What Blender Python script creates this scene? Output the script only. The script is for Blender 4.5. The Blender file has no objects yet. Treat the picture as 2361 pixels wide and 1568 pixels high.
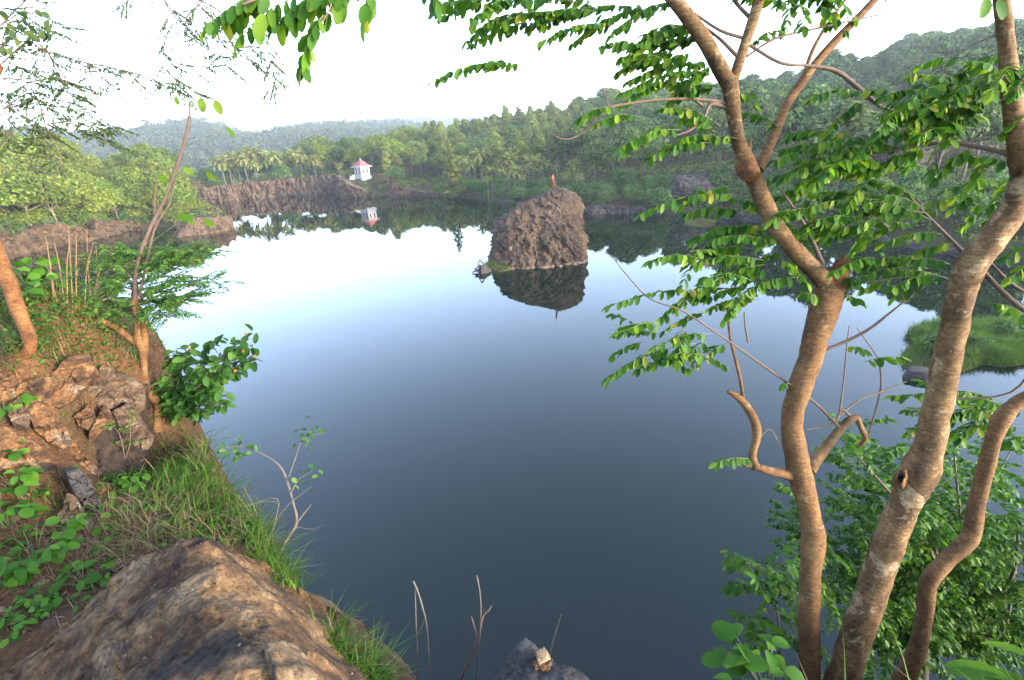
import bpy, math, random
import numpy as np
from mathutils import Vector, Matrix
rng = np.random.default_rng(7); random.seed(7)
S = bpy.context.scene
COL = S.collection
# ---------------------------------------------------------------- camera
F_PX, CX, CY, W_PX, H_PX = 1101.0, 1180.5, 784.0, 2361.0, 1568.0
PITCH, ROLL, EYE = 22.6, -3.5, 15.0
cam_d = bpy.data.cameras.new('camera'); cam = bpy.data.objects.new('camera', cam_d); COL.objects.link(cam)
cam_d.sensor_width = 36.0; cam_d.lens = 36.0 * F_PX / W_PX; cam_d.clip_start = 0.05; cam_d.clip_end = 6000
Mx = Matrix.Rotation(math.radians(90 - PITCH), 4, 'X') @ Matrix.Rotation(math.radians(ROLL), 4, 'Z')
cam.matrix_world = Matrix.Translation((0, 0, EYE)) @ Mx
S.camera = cam
RM = np.array([list(r[:3]) for r in Mx][:3]); CAM = np.array([0, 0, EYE])
# ---------------------------------------------------------------- world, sun, exposure
SUN_EL, SUN_AZ = 10.0, 118.0           # azimuth clockwise from +Y: low sun on the right, a little behind
w = bpy.data.worlds.new('World'); S.world = w; w.use_nodes = True
nt = w.node_tree; sky = nt.nodes.new('ShaderNodeTexSky'); sky.sky_type = 'NISHITA'; sky.sun_disc = False
sky.sun_elevation = math.radians(SUN_EL); sky.sun_rotation = math.radians(SUN_AZ)
sky.dust_density = 2.2; sky.air_density = 0.9; sky.ozone_density = 3.5; sky.altitude = 50
bg = nt.nodes['Background']; bg.inputs['Strength'].default_value = 0.15
veil = nt.nodes.new('ShaderNodeHueSaturation'); veil.inputs['Saturation'].default_value = 0.70   # thin high cloud whitens the blue
nt.links.new(sky.outputs[0], veil.inputs['Color']); nt.links.new(veil.outputs[0], bg.inputs[0])
sun_d = bpy.data.lights.new('sun', 'SUN'); sun_d.energy = 0.8; sun_d.angle = math.radians(10); sun_d.color = (1.0, 0.84, 0.62)
sun = bpy.data.objects.new('sun', sun_d); COL.objects.link(sun)
sv = Vector((math.sin(math.radians(SUN_AZ)) * math.cos(math.radians(SUN_EL)), math.cos(math.radians(SUN_AZ)) * math.cos(math.radians(SUN_EL)), math.sin(math.radians(SUN_EL))))
sun.rotation_euler = sv.to_track_quat('Z', 'Y').to_euler(); sun.location = (30, -20, 40)
S.view_settings.view_transform = 'Standard'; S.view_settings.look = 'None'; S.view_settings.gamma = 1.0
S.view_settings.exposure = 4.0
HAZE = 0.00019
S.render.engine = 'CYCLES'
S.cycles.use_denoising = True
S.cycles.max_bounces = 6; S.cycles.diffuse_bounces = 2; S.cycles.glossy_bounces = 3; S.cycles.transmission_bounces = 4; S.cycles.volume_bounces = 1
S.cycles.transparent_max_bounces = 6; S.cycles.caustics_reflective = False; S.cycles.caustics_refractive = False

# ---------------------------------------------------------------- helpers
def ray(x, y): return RM @ np.array([(x - CX) / F_PX, -(y - CY) / F_PX, -1.0])
def at_z(x, y, z=0.0):
    d = ray(x, y); return CAM + d * ((z - EYE) / d[2])
def at_y(x, y, Y):
    d = ray(x, y); return CAM + d * (Y / d[1])
def at_d(x, y, D): return CAM + ray(x, y) * D
def unit(a): return a / np.maximum(np.linalg.norm(a, axis=-1, keepdims=True), 1e-9)
def smooth(a, b, x):
    t = np.clip((x - a) / (b - a), 0, 1); return t * t * (3 - 2 * t)
def _hash(ix, iy, iz, seed):
    h = (ix * 374761393 + iy * 668265263 + iz * 2147483647 + seed * 1274126177) & 0xffffffff
    h = ((h ^ (h >> 13)) * 1274126177) & 0xffffffff
    h = ((h ^ (h >> 16)) * 2246822519) & 0xffffffff
    return ((h ^ (h >> 15)) & 0xffff) / 65535.0
def vnoise(P, seed=0):
    P = np.asarray(P, float); i = np.floor(P).astype(np.int64); f = P - i; f = f * f * (3 - 2 * f); r = 0
    for dx in (0, 1):
        for dy in (0, 1):
            for dz in (0, 1):
                wgt = (f[..., 0] if dx else 1 - f[..., 0]) * (f[..., 1] if dy else 1 - f[..., 1]) * (f[..., 2] if dz else 1 - f[..., 2])
                r = r + wgt * _hash(i[..., 0] + dx, i[..., 1] + dy, i[..., 2] + dz, seed)
    return r * 2 - 1
def fbm(P, oct=4, seed=0, gain=0.5):
    P = np.asarray(P, float); a = 1; s = 0
    for o in range(oct):
        s = s + a * vnoise(P * (2 ** o) + 13.7 * o, seed + o); a *= gain
    return s
def xyz(x, y=0.0, z=0.0):
    x = np.asarray(x, float); return np.stack([x, np.broadcast_to(y, x.shape), np.broadcast_to(z, x.shape)], -1)
def ridged(P, oct=4, seed=0): 
    s = 0; a = 1
    for o in range(oct):
        s = s + a * (1 - 2 * np.abs(vnoise(P * (2 ** o) + 7.1 * o, seed + o))); a *= 0.5
    return s

def facet(P, ncell, seed, off=.1, tilt=.25, A=None):
    """broken-rock relief: every patch of the surface gets its own offset and tilt"""
    P = np.asarray(P, float); sh = P.shape[:-1]; Q = P.reshape(-1, 3); r = np.random.default_rng(seed); W = Q + np.stack([fbm(Q * 2.0 / max(np.ptp(Q, axis=0).max() * .2, 1e-3), 2, seed + k) for k in range(3)], -1) * np.ptp(Q, axis=0).max() * .012
    T = W if A is None else W @ np.asarray(A, float); c = r.choice(len(Q), min(ncell, len(Q)), False); ctr = T[c]; best = np.full(len(Q), 1e18); idx = np.zeros(len(Q), int)
    for k in range(len(c)):
        d = ((T - ctr[k]) ** 2).sum(1); m_ = d < best; best[m_] = d[m_]; idx[m_] = k
    o = r.normal(size=len(c)) * off; g = r.normal(size=(len(c), 3)) * tilt
    return (o[idx] + ((Q - Q[c][idx]) * g[idx]).sum(1)).reshape(sh)

class MB:
    """collects vertices and faces; build() links them as ONE mesh object"""
    def __init__(s): s.v = []; s.f = []; s.n = 0
    def add(s, V, Fc, mat=0, smooth_=False):
        V = np.asarray(V, float).reshape(-1, 3); Fc = np.asarray(Fc, np.int64)
        if len(Fc) == 0: return
        s.v.append(V); s.f.append((Fc + s.n, mat, smooth_)); s.n += len(V)
    def mesh(s, name, mats):
        me = bpy.data.meshes.new(name); V = np.concatenate(s.v)
        me.vertices.add(len(V)); me.vertices.foreach_set('co', V.astype(np.float32).ravel())
        tot = np.concatenate([np.full(len(f), f.shape[1]) for f, _, _ in s.f]); loops = np.concatenate([f.ravel() for f, _, _ in s.f])
        me.loops.add(len(loops)); me.loops.foreach_set('vertex_index', loops.astype(np.int32))
        me.polygons.add(len(tot)); start = np.concatenate([[0], np.cumsum(tot)[:-1]])
        me.polygons.foreach_set('loop_start', start.astype(np.int32)); me.polygons.foreach_set('loop_total', tot.astype(np.int32))
        me.polygons.foreach_set('material_index', np.concatenate([np.full(len(f), m) for f, m, _ in s.f]).astype(np.int32))
        me.polygons.foreach_set('use_smooth', np.concatenate([np.full(len(f), sm) for f, _, sm in s.f]).astype(bool))
        for m in mats if isinstance(mats, (list, tuple)) else [mats]: me.materials.append(m)
        me.update(calc_edges=True); me.validate()
        return me
    def build(s, name, mats, parent=None, loc=None):
        """loc: world origin; vertices given in world space are shifted to it"""
        if loc is None and parent is not None: loc = np.array(parent.location)
        if loc is not None:
            s.v = [v - np.asarray(loc) for v in s.v]
        o = bpy.data.objects.new(name, s.mesh(name, mats)); COL.objects.link(o)
        if parent is not None: o.parent = parent
        elif loc is not None: o.location = loc
        return o
def tag(o, label=None, cat=None, group=None, kind=None):
    if label: o['label'] = label
    if cat: o['category'] = cat
    if group: o['group'] = group
    if kind: o['kind'] = kind
    return o
def empty(name, loc, label, cat, group=None):
    o = bpy.data.objects.new(name, None); COL.objects.link(o); o.location = tuple(loc); o.empty_display_size = 0.1
    return tag(o, label, cat, group)

def catmull(P, n):
    P = np.asarray(P, float); Q = np.vstack([2 * P[0] - P[1], P, 2 * P[-1] - P[-2]]); out = []
    for k in range(len(P) - 1):
        p0, p1, p2, p3 = Q[k:k + 4]
        for t in np.linspace(0, 1, n, endpoint=False):
            out.append(.5 * ((2 * p1) + (-p0 + p2) * t + (2 * p0 - 5 * p1 + 4 * p2 - p3) * t * t + (-p0 + 3 * p1 - 3 * p2 + p3) * t ** 3))
    out.append(P[-1]); return np.array(out)
def tube(mb, P, R, seg=8, sub=4, bump=0.0, seed=0, mat=0, cap=True, freq=14):
    P = np.asarray(P, float); R = np.asarray(R, float)
    if sub > 1 and len(P) > 2 or bump:
        PR = catmull(np.column_stack([P, R]), max(sub, 1)); P, R = PR[:, :3], np.maximum(PR[:, 3], 1e-4)
    n = len(P); T = unit(np.gradient(P, axis=0)); a = np.array([0.3, 0.9, 0.2]); U = []
    u = unit(np.cross(T[0], a))
    for k in range(n):
        u = unit(u - T[k] * (u @ T[k])); U.append(u)
    U = np.array(U); Vv = np.cross(T, U); ang = np.linspace(0, 2 * np.pi, seg, endpoint=False)
    ring = P[:, None] + R[:, None, None] * (np.cos(ang)[None, :, None] * U[:, None] + np.sin(ang)[None, :, None] * Vv[:, None])
    if bump:
        d = (fbm(ring * freq, 4, seed) + .45 * fbm(ring * freq * 4 * np.array([1, 1, 1.6]), 3, seed + 9)) * bump; c = ring - P[:, None]; ring = P[:, None] + c * (1 + d[..., None])
    V = ring.reshape(-1, 3); i = np.arange(n - 1)[:, None] * seg; j = np.arange(seg)[None]; j2 = (j + 1) % seg
    Fq = np.stack([i + j, i + j2, i + seg + j2, i + seg + j], -1).reshape(-1, 4)
    mb.add(V, Fq, mat, True)
    if cap:
        for e, P_ in ((0, P[0]), (n - 1, P[-1])):
            idx = ring[e]; Vc = np.vstack([idx, P_ + T[e] * R[e] * (.3 if e else -.3)])
            mb.add(Vc, np.array([[k, (k + 1) % seg, seg] if e else [(k + 1) % seg, k, seg] for k in range(seg)]), mat, True)
def thin(pts, k): return [(a, b_, d, w_ * k) for a, b_, d, w_ in pts]
def px_tube(mb, pts, seg=10, sub=5, bump=0.0, seed=0, **k):
    """pts: (px, py, depth, width in px)"""
    P = [at_d(a, b, d) for a, b, d, _ in pts]; R = [wd / 2 * d / F_PX for _, _, d, wd in pts]
    tube(mb, P, R, seg, sub, bump, seed, **k); return np.array(P)

LT = np.array([0, .10, .38, .72, .92, 1.0]); LW = np.array([0, .5, 1.0, .92, .52, 0])
def leaves(mb, B, D, N, L, Wd, fine=True, mat=0, cup=0.25, droop=0.15):
    """many flat-ish leaves at once: base, direction, normal, length, width"""
    B = np.asarray(B, float).reshape(-1, 3); n = len(B)
    if n == 0: return
    D = unit(np.asarray(D, float).reshape(-1, 3)); N = np.asarray(N, float).reshape(-1, 3); Sd = unit(np.cross(D, N)); N = np.cross(Sd, D)
    L = np.broadcast_to(L, n)[:, None]; Wd = np.broadcast_to(Wd, n)[:, None]
    if fine:
        V = []
        for t, wv in zip(LT, LW):
            c = B + D * L * t - N * L * droop * t * t
            if wv == 0: V.append(c)
            else:
                for sgn in (-1, 0, 1): V.append(c + Sd * (sgn * wv * .5) * Wd + (N * abs(sgn) * wv * .5 * cup) * Wd)
        V = np.stack(V, 1)                                    # b, (l,m,r)x4, t  = 14
        Ft = [[0, 2, 1], [0, 3, 2], [13, 10, 11], [13, 11, 12]]
        Fq = []
        for k in range(3):
            a = 1 + 3 * k; Fq += [[a, a + 1, a + 4, a + 3], [a + 1, a + 2, a + 5, a + 4]]
        off = (np.arange(n) * 14)[:, None, None]
        mb.v.append(V.reshape(-1, 3)); mb.f.append(((np.array(Ft)[None] + off).reshape(-1, 3) + mb.n, mat, True)); mb.f.append(((np.array(Fq)[None] + off).reshape(-1, 4) + mb.n, mat, True)); mb.n += n * 14
    else:
        c = B + D * L * .5
        V = np.stack([B, c + Sd * Wd * .5 + N * Wd * cup * .5, B + D * L - N * L * droop, c - Sd * Wd * .5 + N * Wd * cup * .5], 1)
        off = (np.arange(n) * 4)[:, None, None]
        mb.add(V.reshape(-1, 3), (np.array([[0, 1, 2], [0, 2, 3]])[None] + off).reshape(-1, 3), mat, False)
UP = np.array([0, 0, 1.0])
def pinnate(mb, A, Bp, pairs=8, ll=.045, lw=.022, sag=.12, fine=True, mat=0, stem_mat=1, hang=.55, jit=.4, stem_r=.0012):
    """one compound leaf: a rachis from A to Bp with paired oval leaflets that hang a little"""
    A = np.asarray(A, float); Bp = np.asarray(Bp, float); d = Bp - A; Ln = np.linalg.norm(d); t = np.linspace(0, 1, 6)
    pairs = int(np.clip(Ln / (lw * .8), 3, 18))
    mid = A[None] + d[None] * t[:, None] + UP[None] * (sag * Ln * np.sin(np.pi * t))[:, None]
    if stem_r: tube(mb, mid, np.linspace(stem_r * 1.3, stem_r * .6, 6), 4, 1, mat=stem_mat, cap=False)
    tt = np.linspace(.14, 1, pairs); c = A + d * tt[:, None] + UP * (sag * Ln * np.sin(np.pi * tt))[:, None]
    T = unit(d[None] + UP[None] * (sag * Ln * np.pi * np.cos(np.pi * tt))[:, None]); sd = unit(np.cross(T, UP + .15 * rng.normal(size=3)))
    for sgn in (-1, 1):
        Dd = sd * sgn * (1 - hang * .4) + T * .45 - UP * hang + rng.normal(size=(pairs, 3)) * jit * .5
        Nn = UP * .8 + sd * sgn * hang + rng.normal(size=(pairs, 3)) * jit
        sz = (.75 + .25 * np.sin(np.pi * np.clip(tt, .1, .9))) * rng.uniform(.68, 1.2, pairs)
        keep = rng.random(pairs) > .08
        leaves(mb, c[keep], Dd[keep], Nn[keep], (ll * sz)[keep], (lw * sz)[keep], fine, mat)
    leaves(mb, c[-1:], T[-1:] - UP * .3, UP[None], ll, lw, fine, mat)

# ---------------------------------------------------------------- materials
def new_mat(name):
    m = bpy.data.materials.new(name); m.use_nodes = True; n = m.node_tree; b = n.nodes['Principled BSDF']
    return m, n, b
def N_(nt, t, **kw):
    n = nt.nodes.new(t)
    for k, v in kw.items():
        if k.startswith('i_'): n.inputs[k[2:].replace('_', ' ')].default_value = v
        else: setattr(n, k, v)
    return n
def ramp(nt, src, stops, interp='LINEAR'):
    r = nt.nodes.new('ShaderNodeValToRGB'); r.color_ramp.interpolation = interp; e = r.color_ramp.elements
    while len(e) < len(stops): e.new(.5)
    for k, (p, c) in enumerate(stops): e[k].position = p; e[k].color = (*c, 1) if len(c) == 3 else c
    nt.links.new(src, r.inputs[0]); return r.outputs[0]
def noise(nt, vec, scale, detail=6, rough=.6, dist=0.0):
    n = N_(nt, 'ShaderNodeTexNoise'); n.inputs['Scale'].default_value = scale; n.inputs['Detail'].default_value = detail; n.inputs['Roughness'].default_value = rough; n.inputs['Distortion'].default_value = dist
    if vec is not None: nt.links.new(vec, n.inputs['Vector'])
    return n.outputs['Fac']
def coords(nt, scale=(1, 1, 1), rot=(0, 0, 0)):
    tc = nt.nodes.new('ShaderNodeTexCoord'); mp = nt.nodes.new('ShaderNodeMapping'); mp.inputs['Scale'].default_value = scale; mp.inputs['Rotation'].default_value = rot
    nt.links.new(tc.outputs['Object'], mp.inputs[0]); return mp.outputs[0]
def mix(nt, f, a, b, mode='MIX'):
    m = nt.nodes.new('ShaderNodeMix'); m.data_type = 'RGBA'; m.blend_type = mode
    for s, v in ((m.inputs['Factor'], f), (m.inputs['A'], a), (m.inputs['B'], b)):
        if isinstance(v, (int, float)): s.default_value = v
        elif isinstance(v, tuple): s.default_value = (*v, 1)
        else: nt.links.new(v, s)
    return m.outputs['Result']
def bump(nt, b, h, strength, dist):
    n = nt.nodes.new('ShaderNodeBump'); n.inputs['Strength'].default_value = strength; n.inputs['Distance'].default_value = dist
    nt.links.new(h, n.inputs['Height']); nt.links.new(n.outputs[0], b.inputs['Normal']); return n
def tone(nt, c, k): return mix(nt, 1.0, c, (k, k, k), 'MULTIPLY')
def leaf_mat(name, stops, trans=.3, rough=.45, spec=.35, objvar=.0, k=.5):
    m, n, b = new_mat(name); g = n.nodes.new('ShaderNodeNewGeometry')
    c = ramp(n, g.outputs['Random Per Island'], stops)
    if objvar:
        oi = n.nodes.new('ShaderNodeObjectInfo'); hs = n.nodes.new('ShaderNodeHueSaturation')
        mr = N_(n, 'ShaderNodeMapRange'); mr.inputs['To Min'].default_value = 1 - objvar; mr.inputs['To Max'].default_value = 1 + objvar
        n.links.new(oi.outputs['Random'], mr.inputs['Value']); n.links.new(mr.outputs[0], hs.inputs['Value'])
        m2 = N_(n, 'ShaderNodeMath', operation='MULTIPLY_ADD'); m2.inputs[1].default_value = -.05 * objvar / .3; m2.inputs[2].default_value = .5 + .025 * objvar / .3
        mw = N_(n, 'ShaderNodeMath', operation='FRACT'); mm = N_(n, 'ShaderNodeMath', operation='MULTIPLY'); mm.inputs[1].default_value = 7.3
        n.links.new(oi.outputs['Random'], mm.inputs[0]); n.links.new(mm.outputs[0], mw.inputs[0]); n.links.new(mw.outputs[0], m2.inputs[0]); n.links.new(m2.outputs[0], hs.inputs['Hue'])
        n.links.new(c, hs.inputs['Color']); c = hs.outputs[0]
    c = tone(n, c, k); n.links.new(c, b.inputs['Base Color']); b.inputs['Roughness'].default_value = max(rough, .55); b.inputs['Specular IOR Level'].default_value = spec * .3
    if trans:
        tr = n.nodes.new('ShaderNodeBsdfTranslucent'); tc = mix(n, 1.0, c, (1.5, 1.5, .55), 'MULTIPLY'); n.links.new(tc, tr.inputs[0])
        mx = n.nodes.new('ShaderNodeMixShader'); mx.inputs[0].default_value = trans; n.links.new(b.outputs[0], mx.inputs[1]); n.links.new(tr.outputs[0], mx.inputs[2])
        n.links.new(mx.outputs[0], n.nodes['Material Output'].inputs[0])
    return m
def plain(name, col, rough=.8, var=.25, scale=20):
    m, n, b = new_mat(name); c = ramp(n, noise(n, coords(n), scale), [(.3, tuple(x * (1 - var) for x in col)), (.7, tuple(min(1, x * (1 + var)) for x in col))])
    c = tone(n, c, .5); n.links.new(c, b.inputs['Base Color']); b.inputs['Roughness'].default_value = rough; return m
def bark_mat(name, stops, patch=(.32, .29, .25), patch_amt=.6, scale=12, bscale=60, spots=None):
    m, n, b = new_mat(name); v = coords(n, (1, 1, .55)); c = ramp(n, noise(n, v, scale, 8, .65), [(.5 + (p - .5) * .55, c_) for p, c_ in stops])
    pf = ramp(n, noise(n, coords(n), scale * 1.3, 5, .6, .6), [(patch_amt, (0, 0, 0)), (patch_amt + .08, (1, 1, 1))])
    c = mix(n, pf, c, patch)
    ring = noise(n, coords(n, (1, 1, 5)), scale * 2.5, 4, .6)
    c = mix(n, .45, c, ramp(n, ring, [(.42, (.42, .36, .30)), (.56, (1, 1, 1))]), 'MULTIPLY')
    if spots:
        c = mix(n, ramp(n, noise(n, coords(n), scale * 4.5, 4, .6, 1.2), [(.66, (0, 0, 0)), (.70, (.85, .85, .85))]), c, spots)
    c = mix(n, .55, c, ramp(n, noise(n, coords(n, (1, 1, 2.2)), scale * 7, 7, .75), [(.41, (.30, .26, .22)), (.55, (1.2, 1.16, 1.1))]), 'MULTIPLY')
    c = mix(n, 1.0, c, (.40, .33, .225), 'MULTIPLY'); n.links.new(c, b.inputs['Base Color']); b.inputs['Roughness'].default_value = .85; b.inputs['Specular IOR Level'].default_value = .2
    hh = mix(n, .5, ring, noise(n, coords(n), bscale, 6, .7)); bump(n, b, hh, .7, .008); return m
def rock_mat(name, stops, scale=3, bscale=25, bstr=.6, bdist=.02, dark=None, dark_amt=.55, pale=None, pale_amt=.68, moss=None, stretch=(1, 1, 1), rot=(0, 0, 0), grit=None, k=.5, crack=None):
    sq = lambda p, f=.55: .5 + (p - .5) * f
    stops = [(sq(p), c_) for p, c_ in stops]; dark_amt, pale_amt = sq(dark_amt, .7), sq(pale_amt, .66)
    m, n, b = new_mat(name); v = coords(n, stretch, rot); c = ramp(n, noise(n, v, scale, 9, .62, .4), stops)
    if grit:
        vg = N_(n, 'ShaderNodeTexVoronoi'); vg.inputs['Scale'].default_value = grit; n.links.new(coords(n), vg.inputs['Vector'])
        c = mix(n, .7, c, ramp(n, vg.outputs['Color'], [(.0, (.3, .26, .22)), (.5, (1, 1, 1)), (1, (1.8, 1.65, 1.4))]), 'MULTIPLY')
    c = mix(n, .6, c, ramp(n, noise(n, v, scale * 9, 7, .75), [(.42, (.35, .33, .32)), (.56, (1.15, 1.12, 1.1))]), 'MULTIPLY')
    if dark: c = mix(n, ramp(n, noise(n, v, scale * .8, 8, .72, .8), [(dark_amt, (0, 0, 0)), (dark_amt + .09, (.9, .9, .9))]), c, dark)
    if pale: c = mix(n, ramp(n, noise(n, v, scale * 2.3, 8, .75, .3), [(pale_amt, (0, 0, 0)), (pale_amt + .06, (1, 1, 1))]), c, pale)
    if moss:
        g = n.nodes.new('ShaderNodeNewGeometry'); sx = n.nodes.new('ShaderNodeSeparateXYZ'); n.links.new(g.outputs['Normal'], sx.inputs[0])
        mm = N_(n, 'ShaderNodeMath', operation='MULTIPLY'); n.links.new(noise(n, coords(n), scale * 1.1, 6, .7), mm.inputs[0]); n.links.new(sx.outputs['Z'], mm.inputs[1])
        c = mix(n, ramp(n, mm.outputs[0], [(.38, (0, 0, 0)), (.5, (1, 1, 1))]), c, moss)
    if crack:
        vd = mix(n, .12, v, N_(n, 'ShaderNodeTexNoise', i_Scale=crack * 1.5).outputs['Color']); vc = N_(n, 'ShaderNodeTexVoronoi', feature='DISTANCE_TO_EDGE'); vc.inputs['Scale'].default_value = crack; n.links.new(vd, vc.inputs['Vector'])
        ck = ramp(n, vc.outputs['Distance'], [(.0, (.12, .11, .1)), (.035, (1, 1, 1))]); c = mix(n, .8, c, ck, 'MULTIPLY')
    c = tone(n, c, k * .72); n.links.new(c, b.inputs['Base Color']); b.inputs['Roughness'].default_value = .9; b.inputs['Specular IOR Level'].default_value = .25
    hh = mix(n, .45, noise(n, v, bscale, 9, .75), noise(n, v, bscale * .22, 5, .6, .5)); bump(n, b, hh, bstr, bdist); return m
# ================================================================ far materials
M = {}
M['rock_far'] = rock_mat('quarry_rock', [(.25, (.085, .052, .032)), (.5, (.18, .112, .066)), (.75, (.29, .19, .115))], .9, 3.5, .9, .25, dark=(.05, .045, .042), dark_amt=.58, pale=(.5, .4, .32), pale_amt=.7, stretch=(1, 1, .3), moss=(.12, .11, .03), k=.52)
M['rock_isle'] = rock_mat('monolith_rock', [(.25, (.065, .040, .026)), (.5, (.145, .088, .052)), (.75, (.25, .155, .09))], .55, 4.5, 1.0, .22, dark=(.05, .045, .043), dark_amt=.6, pale=(.42, .33, .25), pale_amt=.66, stretch=(1, 1, .45), rot=(.3, .5, .2), moss=None, k=.42)
M['rock_bank'] = rock_mat('earthy_bank_rock', [(.25, (.07, .04, .02)), (.5, (.17, .10, .05)), (.75, (.27, .17, .09))], 1.2, 5, .9, .2, dark=(.04, .035, .02), dark_amt=.58, moss=(.07, .09, .02), k=.5)
M['rock_dark'] = rock_mat('shore_rock', [(.3, (.06, .052, .05)), (.7, (.16, .13, .12))], .7, 3, .8, .2, pale=(.3, .25, .22), pale_amt=.66)
def ground_material(name, soil, grass, rockc):
    m, n, b = new_mat(name); v = coords(n)
    c = mix(n, ramp(n, noise(n, v, .16, 8, .65), [(.42, (0, 0, 0)), (.55, (1, 1, 1))]), soil, grass)
    c = mix(n, .7, c, ramp(n, noise(n, v, 1.6, 8, .7), [(.3, (.45, .45, .4)), (.65, (1.2, 1.15, 1.1))]), 'MULTIPLY')
    g = n.nodes.new('ShaderNodeNewGeometry'); sx = n.nodes.new('ShaderNodeSeparateXYZ'); n.links.new(g.outputs['Normal'], sx.inputs[0])
    c = mix(n, ramp(n, sx.outputs['Z'], [(.55, (1, 1, 1)), (.8, (0, 0, 0))]), c, rockc)
    c = tone(n, c, .27); n.links.new(c, b.inputs['Base Color']); b.inputs['Roughness'].default_value = .95; b.inputs['Specular IOR Level'].default_value = .15
    bump(n, b, noise(n, v, 3, 8, .7), .8, .15); return m
M['land'] = ground_material('bank_soil_and_grass', (.15, .095, .05), (.075, .09, .026), (.20, .14, .10))
M['hill'] = ground_material('wooded_hillside', (.05, .062, .03), (.045, .065, .025), (.06, .06, .035))
# water: dark green body colour under a mirror-like surface
m, n, b = new_mat('still_lake_water')
b.inputs['Base Color'].default_value = (.002, .0062, .0036, 1); b.inputs['Roughness'].default_value = .015; b.inputs['IOR'].default_value = 1.333
tc = n.nodes.new('ShaderNodeTexCoord'); bump(n, b, noise(n, tc.outputs['Object'], 1.1, 3, .5), .012, .2); M['water'] = m
YG = [(0, (.045, .078, .010)), (.5, (.088, .122, .015)), (1, (.165, .175, .028))]
M['leaf_yellow'] = leaf_mat('yellow_green_foliage', YG, .25, .6, .2, .28, k=.82)
M['leaf_mid'] = leaf_mat('mid_green_foliage', [(0, (.034, .062, .014)), (.5, (.062, .098, .022)), (1, (.11, .14, .034))], .25, .6, .2, .3, k=.9)
M['leaf_slender'] = leaf_mat('olive_foliage', [(0, (.045, .072, .015)), (.5, (.085, .112, .022)), (1, (.15, .16, .035))], .25, .6, .2, .3, k=.9)
M['leaf_dark'] = leaf_mat('dark_green_foliage', [(0, (.022, .045, .013)), (.5, (.042, .075, .02)), (1, (.085, .135, .03))], .22, .55, .25, .3, k=.9)
M['leaf_bush'] = leaf_mat('shore_bush_foliage', [(0, (.03, .065, .016)), (.5, (.055, .105, .024)), (1, (.10, .16, .035))], .22, .5, .3, .22, k=.8)
M['leaf_palm'] = leaf_mat('palm_fronds', [(0, (.05, .075, .02)), (.6, (.10, .12, .03)), (1, (.26, .21, .06))], .2, .5, .3, .22, k=1.1)
M['trunk_pale'] = plain('pale_far_bark', (.24, .20, .15), .9, .3, 3)
M['trunk_dark'] = plain('brown_far_bark', (.11, .085, .06), .9, .3, 3)

# ================================================================ lake outline and terrain
# x, y, bank height, bank width
SH = [(-12, 9.5, 12, 2), (-20, 14, 11, 3), (-45, 30, 8, 5), (-75, 60, 5, 6), (-90, 80, 5, 4), (-93.6, 89, 5, 4), (-94, 95, 5, 3.5), (-93.3, 103, 4.6, 3.5), (-91, 110, 4, 3.5), (-92.7, 118, 2.8, 4),
      (-88, 123, 1.6, 3), (-78, 121, 1.6, 3), (-71, 123, 1.6, 3), (-73, 132, 1.6, 3), (-85, 143, 2, 3), (-105, 165, 3, 3), (-118, 190, 4, 3), (-110.8, 188.3, 5.4, 1.6), (-100.4, 194.3, 5.8, 1.6), (-80, 195.8, 6.3, 1.6),
      (-62, 191, 6.5, 1.6), (-60, 186, 5, 2), (-57, 177.5, 5, 2), (-51, 175, 3.6, 2), (-45.6, 172.5, 1.2, 3), (-42, 176, 1.0, 5), (-38, 174, 1.2, 4), (-36, 165.8, 3.8, 2), (-30, 164.2, 2.2, 2), (-25, 163, 1.0, 3), (-19.4, 159.2, 1.0, 3),
      (-9.2, 143.7, 1.0, 3), (-.8, 129, 1.2, 4), (3, 126, 1.2, 4), (10, 117, 1.2, 4), (17, 109.5, 1.6, 3), (18.7, 101.8, 1.8, 2.5), (26, 100.5, 1.8, 2.5), (34, 92.7, 1.2, 3), (40, 87, 1.2, 3), (45, 74, 1.2, 3), (48.3, 65, 1.5, 3),
      (50, 56, 1.5, 3), (52, 48.4, 1.6, 3), (54, 44, 2, 4), (62, 36, 3, 5), (70, 26, 4, 6), (62, 12, 7, 6), (40, 6, 9, 4), (20, 3.5, 11, 2), (6, 1.7, 12, 2), (0, .9, 12, 1.5), (-2.7, 3.4, 12, 1.5), (-7, 7, 12, 1.5)]
SH = np.array(SH, float)
SKY = [(-400, 325, 205, 9), (0, 318, 205, 9), (100, 316, 205, 9), (200, 352, 205, 9), (330, 346, 205, 9), (430, 352, 215, 9), (470, 390, 260, 9), (600, 388, 260, 9), (680, 350, 260, 9), (760, 325, 260, 10), (854, 308, 280, 11), (907, 284, 290, 11), (1000, 290, 300, 11), (1080, 276, 300, 11),
       (1130, 262, 300, 11), (1200, 250, 300, 11), (1264, 240, 300, 11), (1374, 222, 300, 11), (1430, 208, 300, 11), (1574, 200, 300, 11), (1707, 195, 300, 11), (1817, 180, 300, 11), (1951, 146, 300, 11), (2040, 128, 300, 11), (2074, 106, 380, 11), (2207, 76, 400, 11), (2361, 60, 400, 11), (2900, 20, 400, 11)]
_az, _zs, _ds = [], [], []
for a, b_, D, Th in SKY:
    d = ray(a, b_); h = math.hypot(d[0], d[1]); _az.append(math.atan2(d[0], d[1])); _ds.append(D); _zs.append(EYE + d[2] / h * D - Th)
_az, _zs, _ds = map(np.array, (_az, _zs, _ds))
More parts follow.
